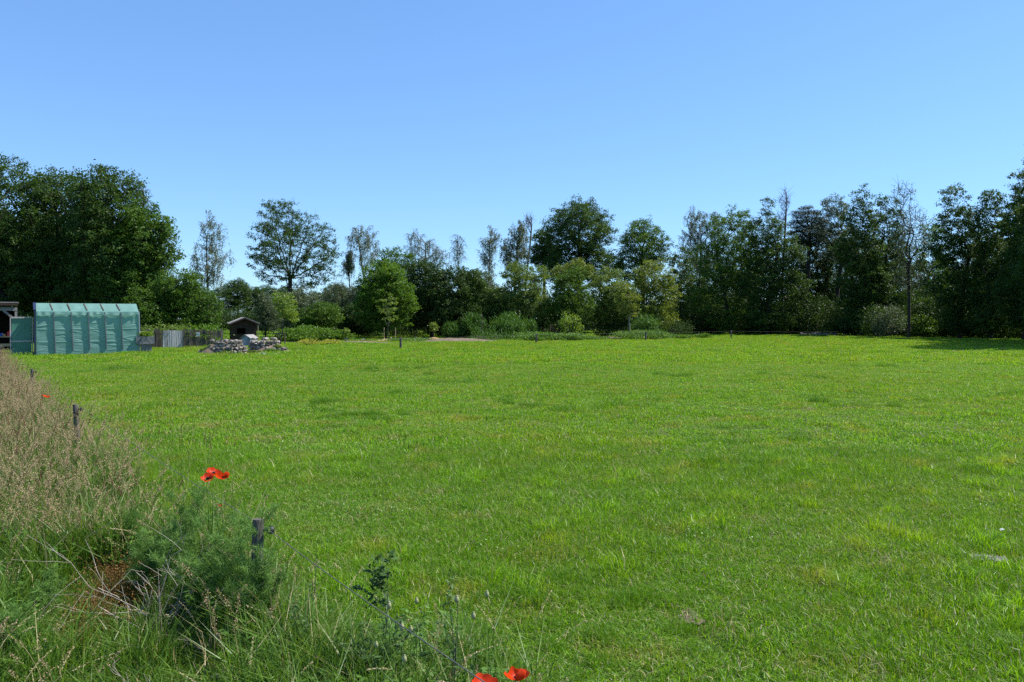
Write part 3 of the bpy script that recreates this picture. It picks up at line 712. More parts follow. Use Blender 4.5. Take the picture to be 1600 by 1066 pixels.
T('elder_tree', 'olive bush under the half bare birch', 'tree', None, 776, 65, [(776, 480, 26, 34), (762, 490, 22, 26), (790, 470, 18, 26)], 'olive', n=110, lpc=95, leaf=.16, rc=.5, tr=.08, fork=.4, seed=143)
T('young_birch', 'pale green young tree with a leaning white stem', 'tree', None, 978, 59, [(980, 468, 18, 26), (990, 482, 12, 16), (970, 450, 10, 14)], 'yellow', 'birch_bark', n=60, lpc=70, leaf=.13, rc=.35, tr=.06, fork=.6, seed=36, base_px=986)
# --- shady wood on the right
T('birch_tree', 'grey drooping birch at the corner of the shady wood', 'tree', GB, 1092, 81, [(1090, 345, 22, 26), (1115, 348, 18, 20), (1078, 372, 18, 26), (1095, 395, 26, 26)], 'grey', 'birch_bark', n=110, lpc=95, leaf=.14, rc=.5, tr=.13, fork=.7, seed=37, style='droop', twigs=4)
R1 = T('oak_tree', 'first leafy oak of the shady wood, fresh green top', 'tree', GRW, 1142, 74, [(1142, 370, 38, 46), (1150, 345, 24, 22), (1120, 410, 40, 44), (1160, 425, 38, 40), (1110, 470, 40, 30)], 'oak_light', n=240, lpc=100, leaf=.18, rc=.62, tr=.19, fork=.6, seed=38)
R2 = T('oak_tree', 'oak with a ragged tuft on top beside the bare birch crown', 'tree', GRW, 1198, 72, [(1200, 325, 16, 16), (1195, 365, 32, 34), (1215, 400, 40, 38), (1185, 440, 38, 40), (1230, 450, 36, 34)], 'oak', n=230, lpc=105, leaf=.18, rc=.62, tr=.2, fork=.6, seed=39)
T('dead_birch', 'bare grey birch crown between the ragged oak and the pine', 'tree', None, 1224, 73, [(1226, 318, 13, 24), (1220, 345, 12, 20)], 'birch', 'twig', n=40, lpc=0, rc=.6, tr=.09, fork=.8, seed=40, twigs=6)
T('pine_tree', 'dark flat topped pine in the shady wood', 'tree', None, 1262, 74, [(1260, 338, 24, 17), (1280, 350, 18, 15), (1246, 354, 17, 15), (1265, 368, 32, 22)], 'pine', n=130, lpc=130, leaf=.20, rc=.6, tr=.17, fork=.7, seed=41, style='needles')
T('oak_tree', 'dark oak mass standing right behind the flat topped pine', 'tree', GRW, 1272, 79, [(1275, 380, 42, 36), (1245, 400, 38, 40), (1300, 420, 42, 50), (1265, 440, 50, 40)], 'dark', n=190, lpc=95, leaf=.19, rc=.62, tr=.18, fork=.6, seed=141)
T('poplar_tree', 'pale grey green tree top between the pine and the tall oak', 'tree', None, 1308, 76, [(1306, 325, 24, 22), (1300, 350, 26, 30), (1318, 380, 28, 36)], 'grey', n=120, lpc=80, leaf=.16, rc=.55, tr=.16, fork=.7, seed=42)
R3 = T('oak_tree', 'tall narrow oak spire in the middle of the shady wood', 'tree', GRW, 1346, 68, [(1346, 310, 19, 22), (1345, 345, 28, 34), (1340, 395, 36, 44), (1350, 440, 42, 40)], 'oak', n=230, lpc=105, leaf=.18, rc=.58, tr=.2, fork=.75, seed=43)
R4 = T('oak_tree', 'blunt topped oak just left of the tall bare limbed birch', 'tree', GRW, 1388, 69, [(1385, 325, 20, 22), (1390, 360, 28, 34), (1380, 410, 36, 44)], 'oak', n=170, lpc=100, leaf=.18, rc=.58, tr=.18, fork=.7, seed=44)
T('dead_birch', 'tall half dead birch with bare limbs and dark trunk at the field edge', 'tree', None, 1420, 62, [(1408, 305, 20, 20), (1425, 345, 22, 34), (1438, 375, 16, 30), (1412, 385, 22, 30), (1420, 430, 26, 30)], 'grey', 'bark', n=110, lpc=22, leaf=.14, rc=.5, tr=.11, fork=.8, seed=45, twigs=6)
R5 = T('oak_tree', 'lower leafy oak in the bright gap of the shady wood', 'tree', GRW, 1455, 70, [(1455, 365, 26, 24), (1450, 400, 32, 34), (1460, 440, 34, 36)], 'oak_light', n=150, lpc=80, leaf=.17, rc=.55, tr=.16, fork=.5, seed=46)
R6 = T('alder_tree', 'tall leafy tree with a pointed crown right of the bare birch', 'tree', GRW, 1500, 60, [(1490, 312, 18, 26), (1500, 355, 32, 40), (1482, 390, 30, 36), (1515, 420, 34, 44), (1490, 455, 38, 34)], 'oak', n=250, lpc=95, leaf=.17, rc=.55, tr=.18, fork=.8, seed=47)
R7 = T('alder_tree', 'second pointed leafy tree, sky showing beside its stem', 'tree', GRW, 1548, 58, [(1550, 312, 18, 24), (1545, 355, 26, 36), (1555, 405, 30, 40), (1545, 455, 36, 36)], 'oak', n=210, lpc=90, leaf=.17, rc=.5, tr=.16, fork=.8, seed=48)
R8 = T('alder_tree', 'tallest leafy tree of the wood, cut by the photo edge', 'tree', GRW, 1602, 55, [(1595, 290, 18, 30), (1598, 345, 34, 46), (1612, 400, 44, 56), (1595, 455, 44, 40)], 'oak', n=270, lpc=100, leaf=.17, rc=.55, tr=.19, fork=.8, seed=49)

# shading trees beyond the frame whose shadow falls on the field
GX = 'trees of the wood beyond the photo edge'
for k, (x, y) in enumerate(((34.4, 49.5), (32.6, 46), (30.9, 43), (29.6, 40.4), (36.5, 53))):
    dup((R6, R8, R3, R7, R8)[k], (x, y, 0), k * 1.3, 1.12, 'leafy tree of the shady wood standing just beyond the photo edge', GX)
# second row inside the woods: copies
GD = 'trees deep inside the shady wood'
LD = 'dark leafy tree standing deep inside the wood behind its front row'
srcs = [R1, R2, R3, R4, R6, R7]
for k, (px, d, s) in enumerate(((1085, 92, .8), (1125, 88, .85), (1165, 84, .9), (1205, 88, .95), (1245, 84, .85), (1285, 80, .9), (1325, 86, .95), (1362, 80, .9), (1400, 84, .85), (1440, 86, .75), (1478, 78, .75),
                                (1520, 74, .85), (1560, 70, .85), (1600, 68, .9), (1640, 64, .95))):
    dup(srcs[k % 6], (gx(px, d), d, 0), k * 1.9 + .4, (s, s, s * (.95 + .1 * (k % 3) * .5)), LD, GD)
GL2 = 'trees deep inside the wood behind the greenhouse'
for k, (px, d, s) in enumerate(((-60, 56, .95), (-20, 60, .9), (40, 62, .85), (95, 60, .8), (140, 62, .85), (190, 58, .75), (225, 60, .65))):
    dup((L1, L2, L3)[k % 3], (gx(px, d), d, 0), k * 2.1 + .8, s, 'dark oak standing deep inside the wood behind the greenhouse', GL2)
# far tree belt beyond the garden
GF = 'trees of the far dark belt'
for k in range(36):
    px = -80 + k * 25 + (k * 37 % 11) - 5; d = 112 + (k * 53 % 17)
    s = .50 + .09 * ((k * 29) % 7) / 6
    if k < 16: s *= 1.1
    if 30 < k: s *= .92
    dup((J, L3, L2, B)[k % 3], (gx(px, d), d, 0), k * 1.7, (s * 1.15, s * 1.15, s * .95), 'dark round tree in the far belt beyond the garden', GF)

# undergrowth at the foot of the wood
def shrub(name, label, cat, group, x, y, w, h, leafm, seed, n=46, lpc=80, leaf=.15, style='leafy'):
    rng = np.random.default_rng(seed); root = empty(name, (x, y, 0), label, cat, group)
    g = Geo(); k = 9; az = rng.random(k) * 6.28; e = np.stack([np.cos(az) * w * .35, np.sin(az) * w * .35, h * (.45 + .4 * rng.random(k))], 1)
    segs(g, np.zeros((k, 3)) + [0, 0, -.05], e * [.5, .5, .55], .03, .022, 5); segs(g, e * [.5, .5, .55], e, .022, .008, 4); mk('stem', g, M['twig'], root)
    C = crown_pts([(0, 0, h * .5, w / 2, w / 2, h * .52), (w * .2, 0, h * .35, w * .35, w * .35, h * .35), (-w * .2, .1, h * .4, w * .3, w * .3, h * .4)], n, rng, .4, .12)
    g = Geo()
    if style == 'broom':
        b = np.repeat(C, lpc, 0); T_ = rng.normal(0, .35, b.shape) + [0, 0, 1] + np.repeat(C * [1, 1, 0], lpc, 0) / w
        cl = b + rng.normal(0, 1, b.shape) * w * .09; cl[:, 2] = np.maximum(cl[:, 2], .08)
        leaves(g, cl, unit(rng, len(b)), leaf, leaf * .14, rng, 0, rng.random(len(b)), T=T_)
    else:
        b = np.repeat(C, lpc, 0); cl = b + rng.normal(0, 1, b.shape) * np.array([w, w, h * .8]) * .085; keep = cl[:, 2] > .01
        cl = cl[keep]; leaves(g, cl, unit(rng, len(cl)) * .9 + [0, 0, .5], leaf * (.7 + .6 * rng.random(len(cl))), leaf * .6, rng, 0, np.clip(np.repeat(rng.random(len(C)), lpc)[keep] * .5 + .5 * rng.random(len(cl)), 0, 1))
    mk('foliage', g, M[leafm], root); return root

GU = 'undergrowth bushes at the foot of the shady wood'
U = [shrub('bush', 'leafy undergrowth bush at the foot of the shady wood', 'bush', GU, gx(1100, 76), 76, 3.6, 2.6, 'dark', 61, 60, 70),
     shrub('bush', 'leafy undergrowth bush at the foot of the shady wood', 'bush', GU, gx(1215, 73), 73, 3.2, 2.2, 'oak', 62, 55, 60),
     shrub('bush', 'leafy undergrowth bush at the foot of the shady wood', 'bush', GU, gx(1370, 65), 65, 2.8, 2.6, 'oak', 63, 50, 60)]
rng = np.random.default_rng(77)
for k in range(26):
    px = 1085 + k * 21.5 + rng.normal(0, 5); d = 78 - (px - 1085) / 515 * 20 + rng.normal(1.2, 1.0)
    s = .75 + .5 * rng.random(); q = dup(U[k % 3], (gx(px, d), d, 0), k * 2.2, (s, s, s * (.8 + .5 * rng.random())), None, GU)
LB_ = [shrub('bush', 'pale leaved bush lit in the bright gap of the shady wood', 'bush', None, gx(1388, 63.5), 63.5, 2.6, 2.6, 'grey', 64, 50, 55),
       shrub('bush', 'fresh green bush low in the gap beside the bare birch', 'bush', None, gx(1440, 63), 63, 2.6, 2.0, 'oak_light', 65, 50, 55)]
GH = 'tall bushes closing the view behind the tree line'
for k in range(30):
    px = 545 + k * 37 + rng.normal(0, 8); d = 97 - max(0, (px - 1000) / 640 * 22) + rng.normal(0, 1.0); s = 1.55 + .45 * rng.random()
    dup(U[k % 3], (gx(px, d), d, 0), k * 1.3, (s, s, s * 1.05), 'tall dark bush closing the view behind the tree line', GH)
for k in range(11):
    px = 312 + k * 24 + rng.normal(0, 5); d = 96 + rng.normal(0, 2); s = 1.1 + .4 * rng.random()
    dup(U[k % 2], (gx(px, d), d, 0), k * 1.3, (s, s, s * .9), 'tall dark bush closing the view behind the tree line', GH)
GV = 'dark bushes along the foot of the middle tree line'
for k in range(13):
    px = 565 + k * 41 + rng.normal(0, 6); d = 66 + rng.normal(0, 1.2); s = .7 + .35 * rng.random()
    dup(U[k % 2], (gx(px, d), d, 0), k * 1.9, (s, s, s * .8), 'dark bush along the foot of the middle tree line', GV)
GW = 'dark bushes at the foot of the wood behind the greenhouse'
for k in range(7):
    px = -5 + k * 40 + rng.normal(0, 6); d = 48 + rng.normal(0, .8); s = .75 + .3 * rng.random()
    dup(U[k % 2], (gx(px, d), d, 0), k * 1.9, (s, s, s), 'dark bush at the foot of the wood behind the greenhouse', GW)

# broom bushes and garden shrubs
shrub('broom_bush', 'upright bright green broom bush beside the dark trellis pole', 'bush', None, gx(738, 60), 60, 1.7, 1.9, 'broom', 70, 40, 130, .30, 'broom')
shrub('broom_bush', 'low bright green broom bush left of the upright one', 'bush', None, gx(708, 60), 60, 1.6, 1.2, 'broom', 71, 36, 120, .28, 'broom')
shrub('broom_bush', 'wide spreading broom bush right of the dark trellis pole', 'bush', None, gx(795, 60), 60, 2.7, 1.75, 'broom', 72, 60, 120, .30, 'broom')
shrub('broom_bush', 'small dim broom bush beside the rusty frame', 'bush', None, gx(826, 61), 61, 1.4, 1.4, 'broom', 73, 34, 100, .28, 'broom')
shrub('broom_bush', 'green broom bush right of the white stemmed sapling', 'bush', None, gx(1008, 62), 62, 2.3, 1.6, 'broom', 74, 50, 110, .28, 'broom')
shrub('young_tree', 'yellow green layered shrub next to the rusty frame', 'bush', None, gx(889, 57), 57, 1.7, 2.0, 'young', 75, 26, 46, .16)
shrub('nettle_clump', 'tall bright nettle clump at the garden edge, largest of its row', 'plant', None, gx(486, 53), 53, 2.8, 1.15, 'maple', 76, 50, 80, .12)
shrub('nettle_clump', 'nettle clump standing behind the staked young tree', 'plant', None, gx(455, 51), 51, 2.2, .95, 'maple', 77, 44, 80, .12)
shrub('nettle_clump', 'low nettle clump beside the dark bushes', 'plant', None, gx(522, 54), 54, 2.2, .85, 'maple', 78, 44, 80, .12)
shrub('potato_row', 'dark leafy vegetable row below the rusty frame', 'plant', None, gx(838, 55), 55, 2.9, .72, 'forb', 79, 60, 80, .10)
shrub('squash_plant', 'bright spreading vegetable plant right of the rusty frame', 'plant', None, gx(892, 55), 55, 2.3, .62, 'crop', 80, 50, 70, .10)
shrub('squash_plant', 'pale low vegetable plant beside the soil path', 'plant', None, gx(930, 56.5), 56.5, 1.6, .35, 'crop', 81, 36, 60, .10)
shrub('weed_bank', 'long bright weedy bank in front of the white stemmed sapling', 'plant', None, gx(1003, 58), 58, 3.8, .78, 'crop', 82, 80, 80, .11)
shrub('weed_bank', 'low weedy bank tapering towards the shady wood', 'plant', None, gx(1050, 60), 60, 2.8, .42, 'maple', 83, 50, 70, .11)
shrub('weed_bank', 'tiny weedy hummock at the corner of the shady wood', 'plant', None, gx(1098, 60.5), 60.5, 1.3, .5, 'maple', 84, 30, 60, .11)
shrub('rape_plant', 'yellow flowering plant left half of the yellow patch', 'plant', None, gx(484, 45), 45, 1.5, .50, 'rapeseed', 85, 26, 32, .07)
shrub('rape_plant', 'yellow flowering plant right half of the yellow patch', 'plant', None, gx(517, 46), 46, 1.3, .42, 'rapeseed', 86, 24, 28, .07)
shrub('onion_row', 'thin upright onion leaves in the garden row', 'plant', None, gx(770, 56), 56, 3.4, .5, 'broom', 87, 34, 40, .22, 'broom')
shrub('lettuce_row', 'flat dark vegetable row left of the dug soil', 'plant', None, gx(640, 53), 53, 3.2, .28, 'forb', 88, 50, 50, .09)
def sapling(name, label, px, d, h, w, leafm, seed, n=14, lpc=40, tr=.02):
    t_ = HZ + (CAM_H - h) * F / d; half = w / 2 * F / d
    return tree(name, label, 'tree', None, px, d, [(px, t_ + h * .3 * F / d, half, h * .3 * F / d)], leafm, 'stem', n=n, lpc=lpc, leaf=.12, rc=.2, tr=tr, fork=.8, seed=seed, twigs=1)
sapling('sapling', 'tiny leafy sapling at the edge of the nettles', 540, 52, .95, .45, 'young', 90, 10, 50)
sapling('sapling', 'small pale sapling on an orange mulch ring', 678, 58.5, 1.35, .8, 'young', 91, 14, 30)
sapling('young_maple', 'slender young tree tied between two stakes before the maple', 607, 54, 3.2, 1.5, 'young', 92, 26, 36, .028)
tree('young_tree', 'yellow green young tree standing between its two crossbarred stakes', 'tree', None, 438, 45, [(448, 480, 18, 22), (436, 468, 12, 16), (455, 495, 12, 12)], 'young', 'stem', n=44, lpc=42, leaf=.13, rc=.32, tr=.03, fork=.6, seed=93, base_px=437, twigs=1)
# ------------------------------------------------------------------ greenhouse
Lx, Ly = -20.02, 33.0
ux, uy = .845, .535; un = math.hypot(ux, uy); ux /= un; uy /= un      # along the front
nx, ny = uy, -ux                                                     # out of the front
GLEN, EAVE, RIDGE, DEEP = 3.91, 1.88, 2.24, 2.2
gh = empty('greenhouse', (Lx, Ly, 0), 'teal tarpaulin covered greenhouse with grey battens on the field edge', 'greenhouse', None, math.atan2(uy, ux))
# local: x along the front, y into the building (left hand normal), z up
rng = np.random.default_rng(5)
def sheet(fn, nu, nv, name, mat, parent, smooth=True):
    u, v = np.meshgrid(np.linspace(0, 1, nu), np.linspace(0, 1, nv)); V = np.array([fn(a, b) for a, b in zip(u.ravel(), v.ravel())])
    i = np.arange(nu - 1); j = np.arange(nv - 1); a = (j[:, None] * nu + i[None]).ravel()
    g = Geo(); g.add(V, np.stack([a, a + 1, a + 1 + nu, a + nu], 1), 0, None, smooth); return mk(name, g, mat, parent)
BAT = [.65, 1.30, 1.94, 2.58, 3.22]
CRS = []
bays = [0] + BAT + [GLEN]
for i_ in range(6):
    for q in range(13):
        CRS.append((rng.uniform(bays[i_], bays[i_ + 1]), rng.uniform(.1, 1.75), rng.normal(0, .22), rng.uniform(.012, .03), rng.uniform(.006, .016) * rng.choice([-1, 1, 1]), rng.uniform(.15, .45)))
for z_ in (.58, 1.12): CRS.append((1.9, z_, 0.0, .018, .016, 6.0))
CRS = np.array(CRS)
def wr(x, z):
    bay = min(abs(x - b) for b in bays); pin = .35 + .65 * min(1, bay / .12)
    c = CRS; e = (z - c[:, 1] - c[:, 2] * (x - c[:, 0])) / c[:, 3]; f = (x - c[:, 0]) / c[:, 5]
    w = float(np.sum(c[:, 4] * np.exp(-e * e - f * f)))
    return -(w + .004 * math.sin(4 * x + 5 * z) + .004 * math.sin(11 * z + 2 * x)) * pin
def front(u, v):
    x = u * GLEN; z = .04 + v * (EAVE - .04)
    return (x + .02 * math.sin(z * 3) * (u > .9), -.02 + wr(x, z) - .03 * (1 - v), z)
sheet(front, 120, 150, 'front_cover', M['tarp'], gh)
def roof(u, v):
    x = u * GLEN; y = -.05 + v * .85
    return (x, y, EAVE + (RIDGE - EAVE) * v + .01 * math.sin(14 * x) * math.sin(PI * v) + .006 * math.sin(40 * x + 5 * v))
sheet(roof, 70, 10, 'roof_cover', M['tarp'], gh)
sheet(lambda u, v: (u * GLEN, .80 + v * (DEEP - .78), RIDGE + .002 - (RIDGE - EAVE) * max(0, v) * 1.02), 40, 6, 'back_roof_cover', M['tarp'], gh)
def valance(u, v):
    x = u * GLEN; z = EAVE - .005 - v * (.14 + .018 * math.sin(4.1 * x + .5) + .012 * math.sin(13 * x))
    return (x, -.075 - .03 * v - (.008 + .014 * v) * math.sin(17 * x + 2.5 * math.sin(3 * x)), z)
sheet(valance, 120, 6, 'valance', M['tarp'], gh)
sheet(lambda u, v: (u * GLEN, DEEP + .01, .02 + v * (EAVE - .02)), 20, 8, 'back_cover', M['tarp'], gh)
for nm, X0 in (('end_wall', -.004), ('end_wall', GLEN + .006)):
    g = Geo(); ysn = [0, .8, DEEP]; V = [(X0, 0, .02), (X0, .8, .02), (X0, DEEP, .02), (X0, DEEP, EAVE - .01), (X0, .8, RIDGE - .012), (X0, 0, EAVE - .01)]
    g.add(V, [[0, 1, 4, 5], [1, 2, 3, 4]]); mk(nm, g, M['netting'], gh)
for k, b in enumerate(BAT):
    lean = .04 * (k / 4)
    g = Geo(); zt, zm, zb = EAVE - .03, [1.02, 1.18, 1.20, 1.19, 1.20][k], [.05, .22, .24, .25, .22][k]
    bar(g, (b - .0 + lean * .2, -.075, zm + .0), (b - .02, -.08, zt), .03, .085)
    mk('batten', g, M['batten'], gh)
    g = Geo(); bar(g, (b + .05, -.085, zb), (b + .012, -.083, zm - .02), .03, .085); mk('batten', g, M['batten'], gh)
    g = Geo(); bar(g, (b - .05, .01, EAVE + .06), (b - .13, .72, RIDGE - .01), .035, .02); mk('roof_batten', g, M['wood'], gh)
g = Geo(); bar(g, (GLEN + .05, -.05, 0), (GLEN + .02, -.05, EAVE), .04, .04); bar(g, (0, DEEP - .05, 0), (0, DEEP - .05, EAVE - .02), .04, .04)
bar(g, (.03, .8, RIDGE - .06), (GLEN - .03, .8, RIDGE - .06), .05, .05); bar(g, (.03, 0, EAVE - .06), (GLEN - .03, 0, EAVE - .06), .05, .05)
mk('frame', g, M['blue_paint'], gh)
g = Geo(); bar(g, (-.06, -.07, 0), (-.06, -.07, EAVE + .02), .05, .10); bar(g, (-.06, -.06, EAVE + .04), (-.06, .78, RIDGE), .10, .05); mk('edge_strip', g, M['navy'], gh)
# open door at the left end
dr = Geo(); DX0, DX1, DY, DZ = -.92, -.13, .42, 1.62
sheet(lambda u, v: (DX0 + .04 + u * (DX1 - DX0 - .08), DY + .012 * math.sin(9 * v + 3 * u), .06 + v * (DZ - .1)), 16, 20, 'door', M['netting'], gh)
door = [c for c in gh.children if c.name.startswith('door')][0]
g = Geo()
for a, b in (((DX0, 0), (DX0, DZ)), ((DX1, 0), (DX1, DZ))): bar(g, (a[0], DY - .02, a[1]), (b[0], DY - .02, b[1]), .04, .05)
for z in (.05, .62, DZ): bar(g, (DX0 + .03, DY - .022, z), (DX1 - .03, DY - .022, z), .04, .06)
mk('door_frame', g, M['wood_pale'], door)
# ------------------------------------------------------------------ stone trough and its plant
tx, ty = gx(222, 35), 35.3
tr_ = empty('stone_trough', (tx, ty, 0), 'grey stone trough on a block beside the greenhouse', 'planter', None, R(26))
g = Geo()
for dx, dy, sx, sy in ((0, -.26, .74, .06), (0, .26, .74, .06), (-.34, 0, .06, .46), (.34, 0, .06, .46)): box(g, (dx, dy, .60), (sx, sy, .34))
box(g, (0, 0, .455), (.62, .46, .05)); mk('basin', g, M['concrete'], tr_)
g = Geo(); box(g, (.05, 0, .215), (.44, .4, .43)); mk('pedestal', g, M['slab'], tr_)
g = Geo(); box(g, (0, 0, .70), (.62, .46, .03)); mk('soil', g, M['soil'], tr_)
o = shrub('trough_plant', 'bright leafy plant growing in the stone trough', 'plant', None, tx, ty, .75, .36, 'young', 95, 22, 40, .09); o.location.z = .70
# ------------------------------------------------------------------ paling fence
FY = 41.5; fx0, fx1 = gx(214, FY), gx(347, FY)
pf = empty('paling_fence', ((fx0 + fx1) / 2, FY, 0), 'weathered paling fence of rough upright boards below the wood', 'fence', None, R(25))
fcx = (fx0 + fx1) / 2; fc_, fs_ = math.cos(R(25)), math.sin(R(25))
def fu(px): s_ = (px - 800) / F; return (s_ * FY - fcx) / (fc_ - fs_ * s_)
g = Geo(); gp = Geo(); x = fu(214); cx = 0; rng = np.random.default_rng(8)
while x < fu(347):
    px = 800 + F * (fcx + fc_ * x) / (FY + fs_ * x); w = .085 + .035 * rng.random(); h = .96 + rng.normal(0, .035)
    pale = 256 < px < 288
    if px > 320: h -= .02
    t_ = rng.random(); ll = rng.normal(0, .012)
    (bar)(gp if pale else g, (x - cx, 0 + rng.normal(0, .008), .02), (x - cx + ll, rng.normal(0, .008), h if not pale else .94 + rng.normal(0, .006)), w, .022, 0, t_)
    x += w + (.012 if pale else .004 + .022 * rng.random())
mk('board_panel', g, M['wood'], pf); mk('pale_panel', gp, M['wood_pale'], pf)
g = Geo(); 
for z in (.3, .75): bar(g, (fu(214), .05, z), (fu(347), .05, z), .05, .07)
mk('rail', g, M['wood'], pf)
for px in (216, 243, 268, 292, 320, 346):
    g = Geo(); xx = fu(px); bar(g, (xx, .11, -.1), (xx, .11, 1.02), .08, .08); mk('fence_post', g, M['post'], pf)
us = fu(309); s = empty('notice_sign', (fcx + fc_ * us + fs_ * .04, FY + fs_ * us - fc_ * .04, .72), 'small pale blue notice sign fixed to the paling fence', 'sign', None, R(25))
g = Geo(); box(g, (0, 0, 0), (.19, .015, .21)); mk('plate', g, M['white_paint'], s)
g = Geo(); box(g, (0, -.010, .02), (.13, .004, .07)); mk('emblem', g, M['sign_blue'], s)
# meadow flowers and dry stems on the bank behind the fence
shrub('bank_weeds', 'dry reddish weeds on the bank above the pale fence boards', 'plant', None, gx(255, 43), 43, 3.2, 1.35, 'olive', 96, 50, 60, .12)
shrub('bank_weeds', 'white flowering weeds behind the fence sign', 'plant', None, gx(312, 43), 43, 2.6, 1.4, 'maple', 97, 46, 60, .12)
# ------------------------------------------------------------------ wooden playhouse
HD = 47.0; hx = gx(381.5, HD)
ph = empty('playhouse', (hx, HD, 0), 'small brown wooden playhouse with a felt gable roof and window hole', 'playhouse', None, R(25))
W, D_, E, A = 1.42, 1.25, 1.30, 1.60; hw = W / 2
g = Geo()
wx0, wx1, wz0, wz1 = -.45, .10, .62, 1.02
for x0, x1, z0, z1 in ((-hw, wx0, .02, E), (wx1, hw, .02, E), (wx0, wx1, .02, wz0), (wx0, wx1, wz1, E)):
    box(g, ((x0 + x1) / 2, 0, (z0 + z1) / 2), (x1 - x0, .03, z1 - z0))
g.add([(-hw, -.015, E), (hw, -.015, E), (0, -.015, A - .02), (-hw, .015, E), (hw, .015, E), (0, .015, A - .02)], [[0, 1, 2], [4, 3, 5]])
for k in range(9): box(g, (0 if k not in (4, 5, 6) else .43, -.019, .12 + k * .13), (W if k not in (4, 5, 6) else .62, .01, .012), tint=.1)
mk('front_wall', g, M['wood_brown'], ph)
g = Geo(); box(g, (-hw + .015, D_ / 2, E / 2 + .01), (.03, D_ - .04, E - .02)); box(g, (hw - .015, D_ / 2, E / 2 + .01), (.03, D_ - .04, E - .02)); box(g, (0, D_, E / 2 + .01), (W, .03, E - .02))
g.add([(-hw, D_ - .01, E), (hw, D_ - .01, E), (0, D_ - .01, A - .02)], [[0, 1, 2]]); mk('side_wall', g, M['wood_brown'], ph)
for sgn in (-1, 1):
    g = Geo(); e = np.array([sgn * (hw + .16), E - .065 + 0]); dx, dz = sgn * (hw + .16), E - .07 - A
    L_ = math.hypot(dx, dz); ax = np.array([[dx / L_, 0, dz / L_], [0, 1, 0], [-dz / L_ * sgn * sgn, 0, dx / L_]])
    nrm = np.array([-dz * sgn, 0, dx * sgn]) / L_ * 1
    c = np.array([dx / 2, D_ / 2 - .12, A + dz / 2]) + np.array([abs(dz) / L_ * sgn * .03, 0, .03])
    box(g, c, (L_ - .01, D_ + .4, .045), ax=np.array([[dx / L_, 0, dz / L_], [0, 1, 0], [-dz / L_, 0, dx / L_]])); mk('roof', g, M['felt'], ph)
    g = Geo(); bar(g, (sgn * .02, -.33, A - .02), (sgn * (hw + .14), -.33, E - .085), .02, .07); mk('bargeboard', g, M['wood_brown'], ph)
g = Geo()
for a, b in (((wx0, wz0), (wx1, wz0)), ((wx0, wz1), (wx1, wz1))): bar(g, (a[0] - .03, -.03, a[1]), (b[0] + .03, -.03, b[1]), .03, .05)
for xx in (wx0, wx1): bar(g, (xx, -.03, wz0 + .03), (xx, -.03, wz1 - .03), .05, .03)
mk('window_frame', g, M['wood_brown'], ph)
g = Geo(); bar(g, (hw + .06, -.28, 0), (hw + .06, -.28, E - .10), .05, .05); mk('porch_post', g, M['wood_tan'], ph)
# ------------------------------------------------------------------ pale gabled hutch
hd = 42.0
hu = empty('hutch', (gx(384, hd), hd, 0), 'small pale grey gabled hutch between the herb spirals and playhouse', 'hutch', None, R(-14))
g = Geo(); w = .27
for k in range(6): box(g, (-w + .045 + k * .09, 0, .26), (.082, .03, .46), tint=rng.random())
g.add([(-w, -.013, .49), (w, -.013, .49), (0, -.013, .66)], [[0, 1, 2]]); mk('front_wall', g, M['blue_paint'], hu)
g = Geo(); box(g, (-w + .01, .33, .26), (.02, .62, .46)); box(g, (w - .01, .33, .26), (.02, .62, .46)); box(g, (0, .66, .26), (2 * w, .02, .46)); mk('side_wall', g, M['white_paint'], hu)
for sgn in (-1, 1):
    dx, dz = sgn * (w + .06), -.20; L_ = math.hypot(dx, dz); g = Geo()
    box(g, (dx / 2 + sgn * .008, .32, .70 + dz / 2), (L_ - .01, .78, .03), ax=np.array([[dx / L_, 0, dz / L_], [0, 1, 0], [-dz / L_, 0, dx / L_]])); mk('roof', g, M['felt'], hu)
# ------------------------------------------------------------------ stone herb spirals
def rock(rng, s):
    """a rough squared stone"""
    g_ = np.array([[x, y, z] for x in (-1, 0, 1) for y in (-1, 0, 1) for z in (-1, 0, 1) if (x, y, z) != (0, 0, 0)], float)
    return g_ / np.linalg.norm(g_, axis=1, keepdims=True) ** .55 * .5 * (1 + rng.normal(0, .09, (26, 1))) * s
import bmesh
def _hull():
    bm = bmesh.new(); idx = [(x, y, z) for x in (-1, 0, 1) for y in (-1, 0, 1) for z in (-1, 0, 1) if (x, y, z) != (0, 0, 0)]
    lut = {p: i for i, p in enumerate(idx)}; fs = []
    for ax in range(3):
        for sg in (-1, 1):
            for a in (-1, 0):
                for b in (-1, 0):
                    q = []
                    for da, db in ((0, 0), (1, 0), (1, 1), (0, 1)):
                        p = [0, 0, 0]; p[ax] = sg; p[(ax + 1) % 3] = a + da; p[(ax + 2) % 3] = b + db; q.append(lut[tuple(p)])
                    fs.append(q if sg > 0 else q[::-1])
    bm.free(); return np.array(fs)
ROCKF = _hull()
def stones(g, rng, spots):
    for (x, y, z, sx, sy, sz, a) in spots:
        V = rock(rng, np.array([sx, sy, sz])); c, s_ = math.cos(a), math.sin(a)
        V = np.stack([V[:, 0] * c - V[:, 1] * s_, V[:, 0] * s_ + V[:, 1] * c, V[:, 2]], 1) + [x, y, z]
        g.add(V, ROCKF, 0, rng.random(), False)
